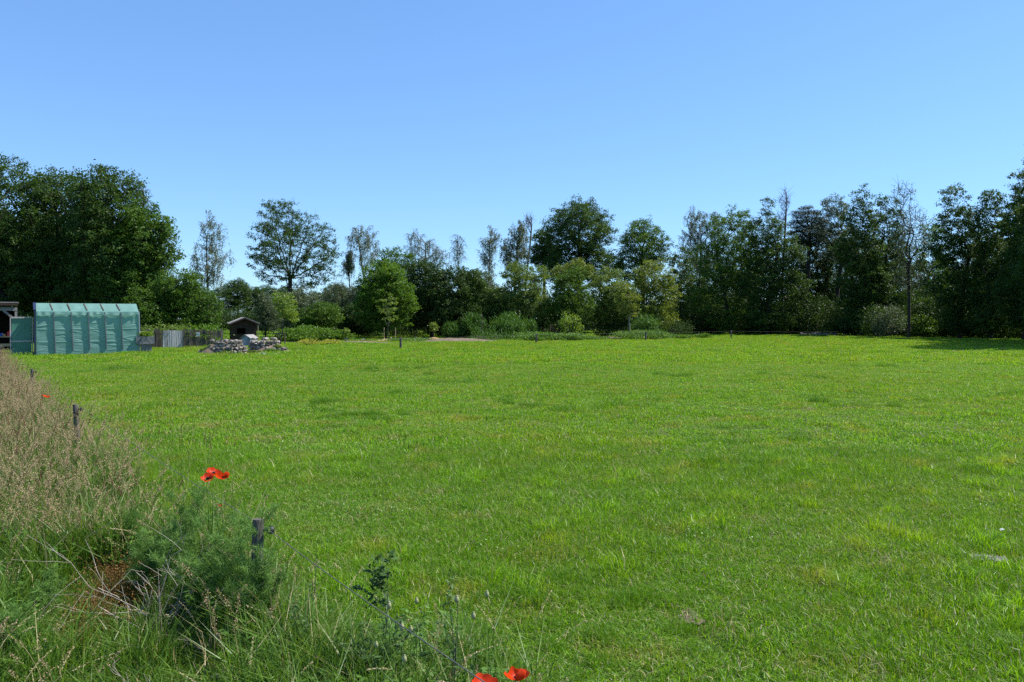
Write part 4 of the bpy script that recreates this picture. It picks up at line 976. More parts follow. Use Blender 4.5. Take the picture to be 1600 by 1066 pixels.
def wall_arc(rng, cx, cy, rx, ry, a0, a1, courses, h0=.0, drop=0.0):
    out = []
    for c in range(courses):
        a = a0 + rng.random() * .1; lim = a0 + (a1 - a0) * (1 - drop * c / max(1, courses))
        while a < lim:
            w = .13 + .13 * rng.random(); r_ = math.hypot(rx * math.sin(a), ry * math.cos(a)); hh = .12
            out.append((cx + rx * math.cos(a), cy + ry * math.sin(a), h0 + .06 + c * .118 + rng.normal(0, .016), w * (.8 + .3 * rng.random()), .17 + .06 * rng.random(), .10 + .045 * rng.random(), a + PI / 2 + rng.normal(0, .3)))
            a += w / max(r_, .2)
    return out
def mound(g, cx, cy, rx, ry, h, seed):
    rr = np.random.default_rng(seed); na, nr = 26, 8; V = [(cx, cy, h)]; Fs = []
    for i in range(1, nr + 1):
        for j in range(na):
            t = 2 * PI * j / na; f = i / nr; V.append((cx + rx * f * math.cos(t), cy + ry * f * math.sin(t), h * (1 - f ** 1.6) + rr.normal(0, .025) * (1 - f) + .006))
    for j in range(na): Fs.append([0, 1 + j, 1 + (j + 1) % na, 1 + (j + 1) % na])
    g.add(V, [[0, 1 + j, 1 + (j + 1) % na] for j in range(na)])
    q = []
    for i in range(nr - 1):
        for j in range(na): a = 1 + i * na + j; b = 1 + i * na + (j + 1) % na; q.append([a, a + na, b + na, b])
    g.FA.append((np.array(q) + g.n - len(V), 0, np.full(len(q), .5), True))
rng = np.random.default_rng(21)
S1 = empty('herb_spiral', (gx(347, 34), 34.4, 0), 'taller rubble stone herb spiral with a mound sloping left', 'stone bed')
g = Geo(); mound(g, -.25, .1, 1.15, .85, .52, 1); mk('soil', g, M['soil'], S1)
g = Geo(); stones(g, rng, wall_arc(rng, .12, 0, .72, .55, -2.7, .3, 3)); stones(g, rng, wall_arc(rng, .12, .05, .66, .5, .3, 2.9, 3)); stones(g, rng, wall_arc(rng, .10, .02, .55, .42, -2.2, 2.4, 2, .36))
stones(g, rng, [(rng.uniform(-.55, .7), rng.uniform(-.3, .3), .52 + .10 * rng.random(), .2, .18, .12, rng.random() * 3) for _ in range(12)]); mk('stone_wall', g, M['stone'], S1)
S2 = empty('herb_spiral', (gx(412, 36), 36.6, 0), 'lower two tiered rubble stone herb spiral beside the pale hutch', 'stone bed')
g = Geo(); mound(g, .2, -.1, .95, .8, .34, 2); mk('soil', g, M['soil'], S2)
g = Geo(); stones(g, rng, wall_arc(rng, -.2, .15, .62, .5, -3.0, .5, 4, .06)); stones(g, rng, wall_arc(rng, -.2, .15, .6, .48, .5, 3.0, 4, .06)); stones(g, rng, wall_arc(rng, .25, -.35, .68, .35, -1.7, .9, 2))
stones(g, rng, [(rng.uniform(-.75, .35), rng.uniform(-.25, .5), .60 + .06 * rng.random(), .22, .18, .11, rng.random() * 3) for _ in range(10)]); mk('stone_wall', g, M['stone'], S2)
shrub('herb_plant', 'green herb growing on top of the taller herb spiral', 'plant', None, gx(334, 34), 34.6, .5, .45, 'maple', 98, 14, 40, .07).location.z = .32
shrub('herb_plant', 'small herb on the lower tier of the herb spiral', 'plant', None, gx(432, 36), 36.2, .5, .35, 'olive', 99, 14, 34, .07).location.z = .1
for k, (px, d, w_, h_, zz, lb) in enumerate(((352, 33.75, .7, .28, .0, 'green weeds in front of the taller herb spiral'), (322, 34.2, .6, .25, .1, 'weeds on the sloping mound of the taller herb spiral'), (395, 35.0, .9, .22, .0, 'low weeds between the two herb spirals'), (425, 35.6, .7, .2, .05, 'weeds on the lower tier of the lower herb spiral'), (372, 34.6, .5, .4, .1, 'weeds at the right end of the taller herb spiral'))):
    shrub('spiral_weeds', lb, 'plant', None, gx(px, d), d, w_, h_, ('olive', 'forb')[k % 2], 300 + k, 16, 40, .06).location.z = zz
GS = 'loose stones round the herb spirals'
g = Geo(); stones(g, rng, [(0, 0, .02, .13, .12, .08, 0)])
s0 = tag(mk('stone', g, M['white_stone'], None, (gx(318, 34), 33.5, 0)), 'loose pale stone lying on the earth round the herb spirals', 'stone', GS)
for k in range(24):
    a = rng.random() * 6.28
    px = 308 + 140 * rng.random(); d = 33.3 + 1.6 * rng.random() + (px - 308) / 140 * 1.0; s = .5 + 1.0 * rng.random()
    dup(s0, (gx(px, d), d, .0), a, s, None, GS)
def heap(name, label, cx, cy, rx, ry, h, mat, seed):
    g = Geo(); mound(g, 0, 0, rx, ry, h, seed); tag(mk(name, g, mat, None, (cx, cy, 0)), label, kind='structure')
heap('soil_bed', 'low ridge of bare dug garden soil', gx(712, 54), 54, 3.4, 2.4, .20, M['soil'], 11)
heap('soil_bed', 'pale soil ridge left of the slender young tree', gx(560, 50), 50, 2.4, 1.0, .10, M['soil'], 12)
heap('soil_bed', 'soil ridge beside the bright vegetables', gx(945, 60), 59.5, 2.6, 1.0, .14, M['soil'], 13)
heap('mulch', 'orange mulch mound of the slender young tree', gx(605, 54), 53.6, .8, .6, .15, M['sand'], 14)
heap('mulch', 'orange mulch mound of the small pale sapling', gx(678, 58), 58, .6, .5, .15, M['sand'], 15)
heap('mulch', 'orange mulch mound of the staked tree', gx(440, 45), 44.2, .5, .5, .12, M['sand'], 16)
# ------------------------------------------------------------------ stakes of the young trees
def stake_pair(name, label, px, d, w, h, cross):
    r_ = empty(name, (gx(px, d), d, 0), label, 'tree stakes'); 
    for sg in (-1, 1):
        g = Geo(); tube(g, [(sg * w / 2, 0, -.1), (sg * w / 2, 0, h)], .028, 7); mk('stake', g, M['wood_tan'] if not cross else M['wood'], r_)
    if cross:
        g = Geo(); bar(g, (-w / 2 - .32, -.035, h - .05), (w / 2 + .03, -.035, h - .02), .02, .07); mk('crossbar', g, M['post'], r_)
    else:
        g = Geo(); bar(g, (-w / 2, 0, h * .85), (w / 2, 0, h * .85), .006, .025); mk('tie', g, M['rubber'], r_)
stake_pair('tree_stakes', 'pair of stakes with a dark crossbar holding the yellow green tree', 440, 44.5, .36, .75, True)
stake_pair('tree_stakes', 'two pale stakes beside the slender young tree on mulch', 609, 54, .78, .95, False)
# ------------------------------------------------------------------ garden structures
tp = empty('trellis', (gx(755, 58), 58, 0), 'dark pole with a small wire trellis by the broom bushes', 'trellis')
g = Geo(); tube(g, [(-.1, 0, -.1), (-.1, 0, 1.9)], .03, 7); mk('pole', g, M['post'], tp)
g = Geo(); 
for z in (.4, .8, 1.2): bar(g, (-.1, -.03, z), (.26, -.03, z), .018, .018)
bar(g, (.26, -.03, 0), (.26, -.03, 1.25), .022, .022); mk('lattice', g, M['wood'], tp)
rf = empty('climbing_frame', (gx(868, 57), 57, 0), 'rusty brown pole frame with diagonal bars for climbing plants', 'plant frame')
for k, xx in enumerate((-.36, -.18, 0, .18, .36)):
    g = Geo(); tube(g, [(xx, 0, -.05), (xx + .02 * math.sin(k * 3), .02, 1.12)], .016, 6); mk('upright', g, M['iron'], rf)
g = Geo(); bar(g, (-.40, -.02, 1.1), (.40, -.02, 1.13), .03, .03); mk('top_bar', g, M['iron'], rf)
g = Geo(); bar(g, (-.36, -.03, 1.05), (.3, -.03, .05), .022, .022); bar(g, (.34, -.04, 1.05), (-.2, -.04, .05), .018, .018); mk('brace', g, M['iron'], rf)
GP = 'small marker pegs in the garden rows'
mp = None
for k, (px, py) in enumerate(((541, 536), (567, 536), (611, 533), (650, 532), (782, 528), (802, 530), (911, 530), (918, 530))):
    d = gd(py + 2)
    if mp is None:
        mp = empty('marker_peg', (gx(px, d), d, 0), 'small capped marker peg standing in the garden row', 'garden peg', GP)
        g = Geo(); tube(g, [(0, 0, -.05), (0, 0, .30)], .016, 6); mk('stick', g, M['wood_tan'], mp); g = Geo(); box(g, (0, 0, .315), (.22, .03, .03)); mk('cap', g, M['wood_pale'], mp)
    else: dup(mp, (gx(px, d), d, 0), k * .7)
# pale rubbish heap in the shade
hp = empty('stone_heap', (gx(1270, 70), 69.5, 0), 'low heap of pale stones in the deep shade of the wood', 'stone heap')
g = Geo(); stones(g, rng, [(rng.normal(0, .9), rng.normal(0, .3), .06 + .2 * rng.random(), .24, .2, .16, rng.random() * 3) for _ in range(40)]); mk('stones', g, M['stone'], hp)
# ------------------------------------------------------------------ open shed at the left edge
SD = 37.0
sh = empty('open_shed', (gx(25, SD), SD, 0), 'dark open fronted wooden shed at the left edge of the photo', 'shed', None, R(33))
x1 = 0; x0 = x1 - 3.6
g = Geo(); box(g, ((x0 + x1) / 2, 2.9, 1.05), (x1 - x0, .06, 2.1)); box(g, (x0, 1.5, 1.05), (.06, 2.7, 2.1)); box(g, (x1 - .01, 1.5, 1.05), (.06, 2.7, 2.1)); mk('back_and_shade_walls', g, M['shed_dark'], sh)  # right side wall is unseen, added to keep light out of the interior
g = Geo(); box(g, ((x0 + x1) / 2, 1.4, 2.27), (x1 - x0 + .2, 3.3, .06), ax=np.array([[1, 0, 0], [0, 1, -.03], [0, .03, 1]])); mk('roof', g, M['felt'], sh)
g = Geo(); box(g, ((x0 + x1) / 2, -.28, 2.25), (x1 - x0 + .16, .03, .13)); mk('fascia', g, M['wood_brown'], sh)
g = Geo(); bar(g, (x0, 0, 2.02), (x1 + .05, 0, 2.02), .12, .16); mk('beam', g, M['wood_grey'], sh)
g = Geo(); bar(g, (x1, 0, 0), (x1, 0, 1.93), .10, .10); mk('post', g, M['wood_grey'], sh)
g = Geo(); bar(g, (x0 + .1, 0, 0), (x0 + .1, 0, 1.93), .10, .10); mk('post', g, M['wood_grey'], sh)
g = Geo(); bar(g, (x1 - .02, -.01, 1.50), (x1 - .50, -.01, 1.95), .08, .10); mk('brace', g, M['wood_grey'], sh)
wb = empty('workbench', (gx(6, SD), SD + .1, 0), 'cluttered rough workbench inside the open shed', 'bench')
g = Geo(); bar(g, (-1.0, 0, .71), (.52, 0, .71), .55, .05); mk('bench_top', g, M['wood_tan'], wb)
for xx in (-.9, .4):
    g = Geo(); bar(g, (xx, 0, 0), (xx, 0, .685), .07, .07); mk('leg', g, M['wood'], wb)
g = Geo(); bar(g, (-1.0, -.2, .35), (.5, -.2, .35), .03, .09); mk('stretcher', g, M['wood_tan'], wb)
bz = gx(6, SD)
g = Geo(); tube(g, [(0, 0, 0), (0, 0, .02), (0, 0, .2), (0, 0, .24), (0, 0, .26)], [.10, .105, .105, .07, .04], 14)
c = empty('canister', (gx(20.5, SD), SD + .0, .736), 'blue plastic canister on the shed workbench', 'canister'); mk('body', g, M['blue_plastic'], c)
g = Geo(); tube(g, [(-.02, 0, .26), (-.02, 0, .29)], .03, 10); mk('cap', g, M['white_paint'], c)
g = Geo(); tube(g, [(-.07, 0, .24), (-.06, 0, .31), (.06, 0, .31), (.07, 0, .24)], .012, 6); mk('handle', g, M['blue_plastic'], c)
c = empty('fuel_can', (gx(13.5, SD), SD + .05, .736), 'red can beside the blue canister on the workbench', 'can')
g = Geo(); box(g, (0, 0, .10), (.15, .10, .20)); tube(g, [(.05, 0, .2), (.09, 0, .27)], .016, 8); mk('body', g, M['red_plastic'], c); g = Geo(); tube(g, [(-.06, 0, .2), (-.05, 0, .25), (.02, 0, .25), (.03, 0, .2)], .010, 6); mk('handle', g, M['red_plastic'], c)
for k, (px, s, mt, lb) in enumerate(((2, .13, 'blue_plastic', 'small blue tub at the far end of the workbench'), (7, .09, 'wood_tan', 'tan pot standing near the red can'))):
    c = empty('tub', (gx(px, SD), SD - .05, .736), lb, 'tub'); g = Geo(); tube(g, [(0, 0, 0), (0, 0, s), (0, 0, s * 1.05)], [s * .6, s * .75, s * .8], 12); mk('body', g, M[mt], c)
    g = Geo(); tube(g, [(0, 0, s * 1.055), (0, 0, s * 1.12)], s * .82, 12); mk('rim', g, M[mt], c)
g = Geo(); bar(g, (-1.6, 0, 0), (.35, 0, .01), .03, .09)
rl = empty('hurdle', (gx(0, 35), 35.2, 0), 'pale horizontal rail on two short posts before the shed', 'rail')
g = Geo(); bar(g, (-1.5, 0, .36), (.85, 0, .37), .03, .09); mk('rail', g, M['wood_tan'], rl)
for xx in (-1.2, .42):
    g = Geo(); bar(g, (xx, .06, 0), (xx, .06, .47), .07, .07); mk('post', g, M['post'], rl)

# ------------------------------------------------------------------ fences of the field
def fpost(label, x, y, h, w, group, lean=0, ins=(0.05, 0)):
    r_ = empty('fence_post', (x, y, 0), label, 'fence post', group)
    g = Geo(); k = 10; rr = np.random.default_rng(int(abs(x * 97 + y * 13)))
    zs = np.array([-.15, .1, .25, .4, h * .75, h - .015, h]); r0 = np.array([1, 1, .98, .99, .97, .95, .80]) * w / 2
    tube(g, np.stack([lean * zs, zs * 0, zs], 1), r0, k); mk('post', g, M['post'], r_)
    g = Geo(); zi = h - .055
    tube(g, [(lean * zi + w * .42, 0, zi), (lean * zi + w * .5 + .03, 0, zi)], .006, 6); mk('hook', g, M['rubber'], r_)
    g = Geo(); tube(g, [(lean * zi + w * .5 + .02, 0, zi), (lean * zi + w * .5 + .026, 0, zi), (lean * zi + w * .5 + .045, 0, zi), (lean * zi + w * .5 + .052, 0, zi)], [.012, .02, .02, .012], 10); mk('insulator', g, M['rubber'], r_)
    return r_
GF1 = 'posts of the fence along the tall grass'; GF2 = 'posts of the fence across the meadow end'
P1 = [(-1.275, 3.9, .60, .058, 'grey fence post with a black insulator wrapped in feathery leaves'), (-5.02, 9.07, .60, .062, 'weathered dark post leaning among the tan seed heads'), (-9.64, 15.7, .58, .065, 'dark fence post at the tip of the tall grass'), (-18.4, 28.2, .62, .085, 'short fence post in front of the open shed')]
for k, (x, y, h, w, lb) in enumerate(P1): fpost(lb, x, y, h, w, GF1, (.02, -.05, .06, 0)[k])
P2 = [(-12.1, 33.8, .60, .07, 'thin fence post directly in front of the taller herb spiral'), (-5.68, 40, .62, .12, 'dark fence post, first to the right of the herb spirals'), (1.48, 47.8, .64, .12, 'dark fence post before the dark vegetable row'),
      (9.28, 54.4, .66, .12, 'dark fence post before the long weedy bank'), (16.6, 59.4, .66, .12, 'dark fence post at the corner of the shady wood')]
for x, y, h, w, lb in P2: fpost(lb, x, y, h, w, GF2)
def wire(name, label, pts, r, sag):
    out = []
    for a, b in zip(pts[:-1], pts[1:]):
        a = np.array(a); b = np.array(b)
        for t in np.linspace(0, 1, 9)[:-1]: out.append(a + (b - a) * t - [0, 0, sag * 4 * t * (1 - t)])
    out.append(np.array(pts[-1])); g = Geo(); tube(g, out, r, 5); tag(mk(name, g, M['rope']), label, 'fence wire')
io = lambda p: (p[0] + p[3] * .5 + .035, p[1], p[2] - .055)
wire('fence_rope', 'grey fence rope running from the near post along the tall grass', [(.50, 1.48, .55)] + [io(p) for p in P1], .0019, .02)
wire('fence_wire', 'thin wire strung along the posts across the meadow end', [io(p) for p in P2] + [(26, 62.5, .5)], .004, .03)
# ------------------------------------------------------------------ odd things in the meadow
sl = empty('concrete_slab', (gx(1548, 5.1), 5.12, 0), 'broken grey slab half sunk in the meadow grass', 'slab', None, R(-16))
rng = np.random.default_rng(3); g = Geo()
xs = np.linspace(-.105, .105, 12); top = []; 
V = []
for x in xs:
    e0 = -.032 + rng.normal(0, .005); e1 = .045 + rng.normal(0, .005)
    V += [(x, e0, .0), (x, e0, .028 + rng.normal(0, .004)), (x, e1, .042 + rng.normal(0, .004)), (x, e1, 0)]
Fs = []
for i in range(11):
    a = i * 4
    for q in range(3): Fs.append([a + q, a + 4 + q, a + 5 + q, a + 1 + q])
g.add(V, Fs); g.add(V[:4], [[0, 1, 2, 3]]); g.add(V[-4:], [[3, 2, 1, 0]]); mk('slab', g, M['slab'], sl)
d = gd(841); pt = empty('fallen_petal', (gx(1564, d), d, .06), 'tiny white and orange fallen petal in the grass above the slab', 'petal')
g = Geo(); leaves(g, np.array([[0, 0, 0], [.012, 0, .006]]), np.array([[.3, -.6, 1], [-.4, -.5, 1.]]), .03, .022, rng); mk('petal', g, M['white_paint'], pt)
# ------------------------------------------------------------------ poppies
rng = np.random.default_rng(31)
def petal_mesh(seed, size, open_):
    rr = np.random.default_rng(seed); nu, nv = 11, 8; V = []
    for j in range(nv):
        v = j / (nv - 1)
        for i in range(nu):
            u = i / (nu - 1) * 2 - 1
            w = .95 * math.sin(min(1, v * 1.15) * PI * .5) ** .8 * (1 - .10 * v * u * u)
            ang = u * w * 1.05
            th = open_ * (.15 + .85 * v)
            r_ = size * (v * (1 - .16 * u * u) + .02)
            q_ = max(open_, .05); R0 = size * 1.05 / max(q_, .35)
            rad = R0 * math.sin(q_ * v) * (1 - .12 * u * u) + .003; z = R0 * (1 - math.cos(q_ * v)) - size * .20 * u * u * v * v
            rad *= 1 + .06 * math.sin(6 * u + seed) * v * v; z += size * .07 * math.sin(5 * u + 2 * seed) * v * v + size * .035 * math.sin(13 * u + seed) * v ** 3
            V.append((rad * math.sin(ang), rad * math.cos(ang), z))
    i = np.arange(nu - 1); j = np.arange(nv - 1); a = (j[:, None] * nu + i[None]).ravel()
    g = Geo(); t = np.repeat(np.linspace(.2, .9, nv - 1), nu - 1); g.add(V, np.stack([a, a + 1, a + 1 + nu, a + nu], 1), 0, t, True); return g.mesh('petal', [M['petal']])
def stem_geo(h, bend, az, rr, r0=.0022):
    t = np.linspace(0, 1, 9); D = np.array([math.cos(az), math.sin(az), 0])
    pts = np.outer(t * h, [0, 0, 1]) - np.outer((1 - t) ** 2 * bend, D)
    g = Geo(); tube(g, pts, np.linspace(r0 * 1.3, r0, 9), 6, tint=.5); return g
def poppy(label, x, y, z, dia, tilt, az, group, opens=(.75, .8, .7, .78), seed=1):
    r_ = empty('poppy', (x, y, z), label, 'poppy', group); rr = np.random.default_rng(seed)
    g = stem_geo(z, .05, rr.random() * 6, rr)
    for s_ in g.V: s_[:, 2] -= z
    mk('stem', g, M['forb'], r_)
    rot = (tilt * math.cos(az), tilt * math.sin(az), rr.random() * 1.5)
    from mathutils import Euler
    E = Euler(rot)
    for k in range(4):
        o = mk('petal', petal_mesh(seed * 7 + k, dia / 2 * (1.0 if k % 2 else 1.08), opens[k]), None, r_)
        q = Euler((0, 0, k * PI / 2 + rr.normal(0, .1))); m_ = E.to_matrix() @ q.to_matrix(); o.rotation_euler = m_.to_euler()
        o.location = E.to_matrix() @ Vector((0, 0, .001 * (k % 2)))
    g = Geo(); tube(g, [(0, 0, .0), (0, 0, .006), (0, 0, .014), (0, 0, .018)], [.003, .0055, .0055, .0065], 10)
    n = 50; a = rr.random(n) * 6.28; rd = .006 + .006 * rr.random(n); segs(g, np.zeros((n, 3)) + [0, 0, .003], np.stack([rd * np.cos(a), rd * np.sin(a), .008 + .006 * rr.random(n)], 1), .0007, .0012, 3)
    o = mk('flower_centre', g, M['black'], r_); o.rotation_euler = E
    return r_
GPO = 'red poppies in the tall grass'
def pat(px, py, d): return gx(px, d), d, gz(py, d)
poppy('open red poppy at the bottom edge with two drooping petals, right one', *pat(808, 1064, 2.43), .092, .30, 2.6, GPO, (1.9, 1.1, 1.9, 1.3), 2)
poppy('cut off red poppy at the bottom edge, left of the drooping one', *pat(757, 1078, 2.40), .095, .2, .4, GPO, (1.2, 1.0, 1.3, 1.0), 3)
poppy('upper poppy of the three growing by the feathery plants', *pat(333, 742, 4.5), .092, .3, .5, GPO, (1.2, 1.0, 1.1, 1.2), 4)
poppy('right hand poppy of the three growing by the feathery plants', *pat(348, 748, 4.45), .086, .6, 2.2, GPO, (1.3, 1.1, 1.4, 1.0), 5)
poppy('lowest poppy of the three, half hidden by feathery leaves', *pat(325, 750, 4.4), .080, .4, -.6, GPO, (1.1, 1.2, 1.0, 1.2), 6)
poppy('lone poppy far back among the tan seed heads', *pat(72, 621, 9.6), .088, .3, 1.0, GPO, (1.1, 1.0, 1.1, 1.2), 7)
poppy('small closed poppy low beside the feathery plants', *pat(342, 791, 4.35), .036, .5, 1.0, GPO, (1.5, 1.5, 1.5, 1.5), 8)

# seed pods on bare stems
GPP = 'poppy seed pods in the near grass'
def pod(label, px, py, d, s):
    x, y, z = pat(px, py, d); r_ = empty('poppy_pod', (x, y, z), label, 'seed pod', GPP); rr = np.random.default_rng(px)
    g = stem_geo(z, .06, rr.random() * 6, rr, .0013)
    for q in g.V: q[:, 2] -= z
    mk('stem', g, M['forb'], r_)
    g = Geo(); tube(g, np.array([(0, 0, 0), (0, 0, .003), (0, 0, .008), (0, 0, .015), (0, 0, .021), (0, 0, .025)]) * s, np.array([.0020, .0052, .0078, .0080, .0058, .0028]) * s, 12); mk('capsule', g, M['pod'], r_)
    g = Geo(); tube(g, np.array([(0, 0, .0245), (0, 0, .0262), (0, 0, .0275)]) * s, np.array([.0030, .0042, .002]) * s, 10); mk('lid', g, M['pod'], r_); return r_
for px, py, d, s, lb in ((608, 952, 3.0, 1.1, 'green seed pod in front of the branching dark weed'), (628, 986, 2.9, 1.1, 'plump pale seed pod below the branching dark weed'), (651, 944, 3.0, .95, 'thin stemmed seed pod between the two dark weeds'),
                         (642, 988, 2.85, .9, 'small seed pod right next to the plump pale one'), (714, 943, 2.85, 1.1, 'seed pod on the upright dark weed'), (740, 968, 2.8, 1.0, 'dark green seed pod right of the upright weed'), (761, 934, 2.9, 1.0, 'pale seed pod standing alone in the short grass'),
                         (632, 1036, 2.6, 1.0, 'low seed pod near the bottom edge'), (588, 846 + 166, 2.75, .8, 'small dark pod below the branching weed')):
    pod(lb, px, py, d, s)

# ------------------------------------------------------------------ feathery plants
def feather_plant(label, x, y, h, w, seed, stems=6):
    rr = np.random.default_rng(seed); r_ = empty('feathery_plant', (x, y, 0), label, 'plant', 'feathery plants round the near post')
    gs_ = Geo(); gl = Geo()
    for s_ in range(stems):
        az = rr.random() * 6.28; sp = w * .5 * rr.random() ** .7; H = h * (.62 + .38 * rr.random() ** .7)
        D = np.array([math.cos(az), math.sin(az), 0]); t = np.linspace(0, 1, 7)
        pts = np.outer(t * H, [0, 0, 1]) + np.outer(t ** 1.5 * sp, D) + rr.normal(0, .008, (7, 3)); pts[0, 2] = -.02
        tube(gs_, pts, np.linspace(.0045, .0015, 7), 5, tint=.5)
        for q in range(10):
            f = .25 + .78 * rr.random(); i = min(5, int(f * 6)); b = pts[i] + (pts[i + 1] - pts[i]) * (f * 6 - i)
            a2 = rr.random() * 6.28; ln = (.05 + .10 * rr.random()) * (1.15 - .6 * f) * (h / .7) ** .5
            e = b + np.array([math.cos(a2), math.sin(a2), .55 + .6 * rr.random()]) * ln
            segs(gs_, [b], [e], .0014, .0009, 3, 0, .5)
            n = 78; tt = .25 + .75 * rr.random(n); c0 = b[None] + (e - b)[None] * tt[:, None]
            dv = unit(rr, n) + (e - b) / np.linalg.norm(e - b) * .6; l_ = (.018 + .024 * rr.random(n))
            leaves(gl, c0 + dv * l_[:, None] * .5, unit(rr, n), l_, .0024, rr, 0, np.clip(rr.random() * .5 + .5 * rr.random(n), 0, 1), T=dv)
    mk('stem', gs_, M['forb'], r_); mk('leaves', gl, M['feather'], r_); return r_
for k, (px, py_top, d, w, lb) in enumerate(((300, 745, 4.6, .24, 'tall feathery plant under the three poppies'), (285, 760, 4.75, .25, 'feathery plant just behind the poppy plant'), (352, 792, 4.2, .30, 'feathery plant in front of the small closed poppy'), (396, 800, 3.72, .15, 'feathery plant wrapped round the grey fence post'),
                                      (375, 832, 3.95, .30, 'bushy feathery plant at the foot of the grey post'), (258, 820, 4.35, .36, 'broad feathery plant above the dead twigs'), (225, 835, 4.3, .26, 'feathery plant left of the broad one'), (330, 850, 4.1, .32, 'low feathery plant between the post and dead twigs'),
                                      (290, 870, 4.15, .30, 'low feathery plant right behind the dead twigs'), (205, 800, 4.8, .2, 'pale feathery sprig among the tall green blades'), (75, 905, 4.0, .22, 'small feathery tuft left of the orange withered plant'), (15, 955, 3.5, .30, 'feathery plant at the left edge of the verge'),
                                      (350, 880, 3.9, .28, 'lowest feathery plant in front of the post'), (420, 870, 3.75, .20, 'thin feathery tuft right below the insulator'))):
    feather_plant(lb, gx(px, d), d, max(.22, gz(py_top, d)), w, 200 + k, 6 if w > .24 or w == .15 else 4)

# ------------------------------------------------------------------ dead twigs and dark weeds
def branching(rr, g, P, D, L, r, depth, out, spread=.6):
    n = 4; pts = [np.array(P)]
    for i in range(n):
        D = D + rr.normal(0, .13, 3); D /= np.linalg.norm(D); pts.append(pts[-1] + D * L / n)
    tube(g, pts, np.linspace(r, r * .6, n + 1), 5, tint=rr.random()); out.append(pts)
    if depth > 0:
        for q in range(rr.integers(2, 4)):
            i = rr.integers(1, n + 1); d2 = D + unit(rr, 1)[0] * spread * 1.4; d2 /= np.linalg.norm(d2)
            branching(rr, g, pts[i], d2, L * (.5 + .3 * rr.random()), r * .6, depth - 1, out, spread)
def dead_bush(label, px, py, d, h, seed, k=7, up=.8):
    rr = np.random.default_rng(seed); r_ = empty('dead_plant', (gx(px, d), d, 0), label, 'dead plant'); g = Geo()
    for q in range(k):
        dv = unit(rr, 1)[0]; dv[2] = abs(dv[2]) * .6 + up; dv /= np.linalg.norm(dv); branching(rr, g, (rr.normal(0, .04), rr.normal(0, .04), 0), dv, h * (.5 + .4 * rr.random()), .0027, 2, [], .75)
    mk('stems', g, M['dead_twig'], r_); return r_
dead_bush('tangle of dead pale branching stems in front of the feathery plants', 255, 930, 3.95, .56, 41, 9, .7)
dead_bush('low grey dead stems beside the orange withered plants', 222, 945, 4.0, .26, 42, 9, .25)
dead_bush('small bundle of dead pale stalks in the short verge grass', 345, 965, 3.75, .24, 43, 6, .3)
dead_bush('bent dry stalks lying near the bottom edge of the verge', 270, 1035, 3.2, .28, 44, 5, .1)
def dark_weed(label, px, py_top, d, seed, k=2):
    rr = np.random.default_rng(seed); r_ = empty('dark_weed', (gx(px, d), d, 0), label, 'weed'); g = Geo(); gl = Geo(); H = gz(py_top, d)
    out = []; branching(rr, g, (0, 0, 0), np.array([.08, 0, 1.0]), H * .58, .0030, k, out, .5)
    for q in range((0, 1, 2, 5)[k]):
        b_ = out[0][1 + q % 3] * .75; dv = np.array([(-1) ** q * (.5 + .5 * rr.random()), rr.normal(0, .3), .8]); branching(rr, g, b_, dv / np.linalg.norm(dv), H * .30, .0026, max(0, k - 2), out, .6)
    tube(g, [out[0][-1], out[0][-1] + np.array([.005, 0, H * .16]), np.array([out[0][-1][0] + .01, 0, H])], [.0022, .0015, .0008], 5, tint=.5)
    for pts in out:
        P = np.array(pts); n = 22; t = rr.random(n) * 3.99; i = t.astype(int); c = P[i] + (P[i + 1] - P[i]) * (t - i)[:, None]; dv = unit(rr, n); dv[:, 2] = np.abs(dv[:, 2]) * .5
        ln = .018 + .035 * rr.random(n) ** 2; leaves(gl, c + dv * ln[:, None] * .5, unit(rr, n) * .6 + [0, 0, .8], ln, ln * .36, rr, 0, rr.random(n), T=dv)
        n = 8; c = P[-1] + rr.normal(0, .009, (n, 3)); leaves(gl, c, unit(rr, n), .014, .009, rr, 0, .3 * rr.random(n))
    mk('stem', g, M['stem'], r_); mk('leaves', gl, M['weed'], r_); return r_
dark_weed('dark many branched weed with small leaves in the near grass', 595, 888, 3.2, 54, 3)
dark_weed('upright dark stemmed weed near the bottom poppies', 712, 925, 2.9, 52, 2)
dark_weed('leafy green weed left of the branched dark one', 474, 912, 3.4, 53, 1)
dark_weed('thin leaning dark stalk beside the fence rope', 472, 845, 3.6, 57, 0)

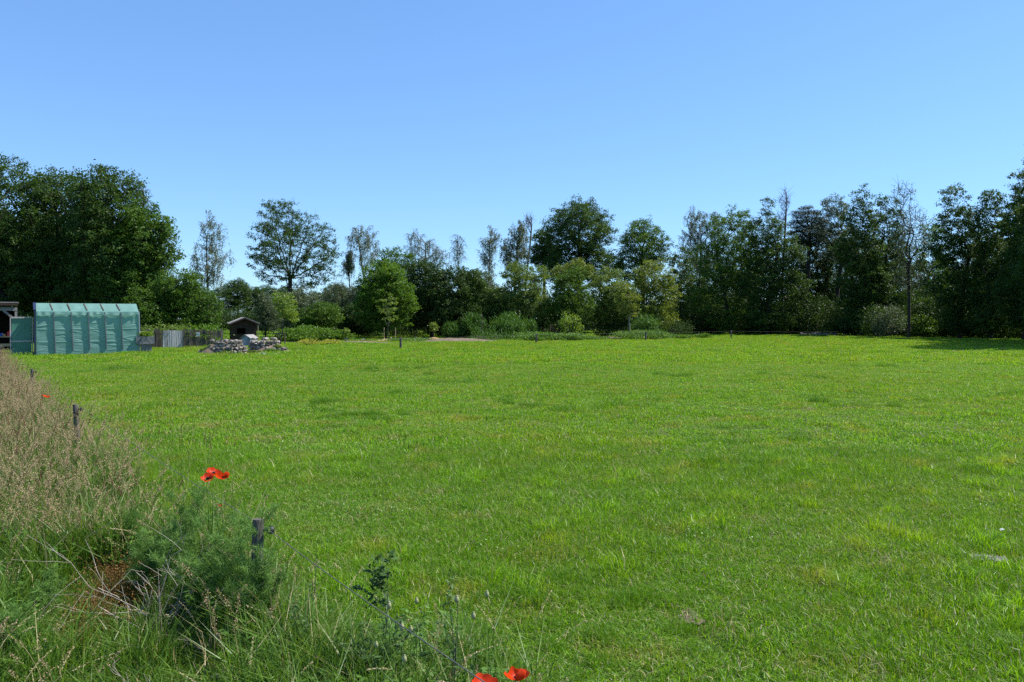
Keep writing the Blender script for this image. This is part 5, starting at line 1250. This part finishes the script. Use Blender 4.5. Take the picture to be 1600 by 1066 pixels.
# ------------------------------------------------------------------ light, sky, camera
w = bpy.data.worlds.new('World'); scene.world = w; w.use_nodes = True
nt = w.node_tree; nt.nodes.clear()
sky = nt.nodes.new('ShaderNodeTexSky'); sky.sky_type = 'NISHITA'; sky.sun_disc = False
sky.sun_elevation = SUN_EL; sky.sun_rotation = SUN_AZ; sky.altitude = 0
sky.air_density = 1.0; sky.dust_density = 0.0; sky.ozone_density = 3.0
bg = nt.nodes.new('ShaderNodeBackground'); bg.inputs['Strength'].default_value = .15
ow = nt.nodes.new('ShaderNodeOutputWorld'); hs = nt.nodes.new('ShaderNodeGamma'); hs.inputs['Gamma'].default_value = .7; nt.links.new(sky.outputs[0], hs.inputs['Color']); tn = nt.nodes.new('ShaderNodeMix'); tn.data_type = 'RGBA'; tn.blend_type = 'MULTIPLY'; tn.inputs[0].default_value = 1; tn.inputs[7].default_value = (.605, .885, 1.24, 1); nt.links.new(hs.outputs[0], tn.inputs[6]); nt.links.new(tn.outputs[2], bg.inputs[0]); nt.links.new(bg.outputs[0], ow.inputs[0])
sd = bpy.data.lights.new('sun', 'SUN'); sd.energy = 4.6; sd.angle = R(.53); sd.color = (1, .955, .88)
so = bpy.data.objects.new('sun', sd); COL.objects.link(so); so.rotation_euler = SUN.to_track_quat('Z', 'Y').to_euler(); so.location = (30, 20, 40)
cd = bpy.data.cameras.new('camera'); co = bpy.data.objects.new('camera', cd); COL.objects.link(co)
co.location = (0, 0, CAM_H); co.rotation_euler = (R(90), 0, 0)
cd.sensor_width = 36; cd.lens = 36 * F / 1600; cd.shift_y = -(533 - HZ) / 1600; cd.clip_start = .1; cd.clip_end = 3000
scene.camera = co
scene.view_settings.view_transform = 'Standard'; scene.view_settings.look = 'None'; scene.view_settings.exposure = .85; scene.view_settings.gamma = 1
scene.cycles.max_bounces = 7; scene.cycles.diffuse_bounces = 3; scene.cycles.glossy_bounces = 2; scene.cycles.transmission_bounces = 4; scene.cycles.transparent_max_bounces = 4
scene.cycles.use_denoising = False
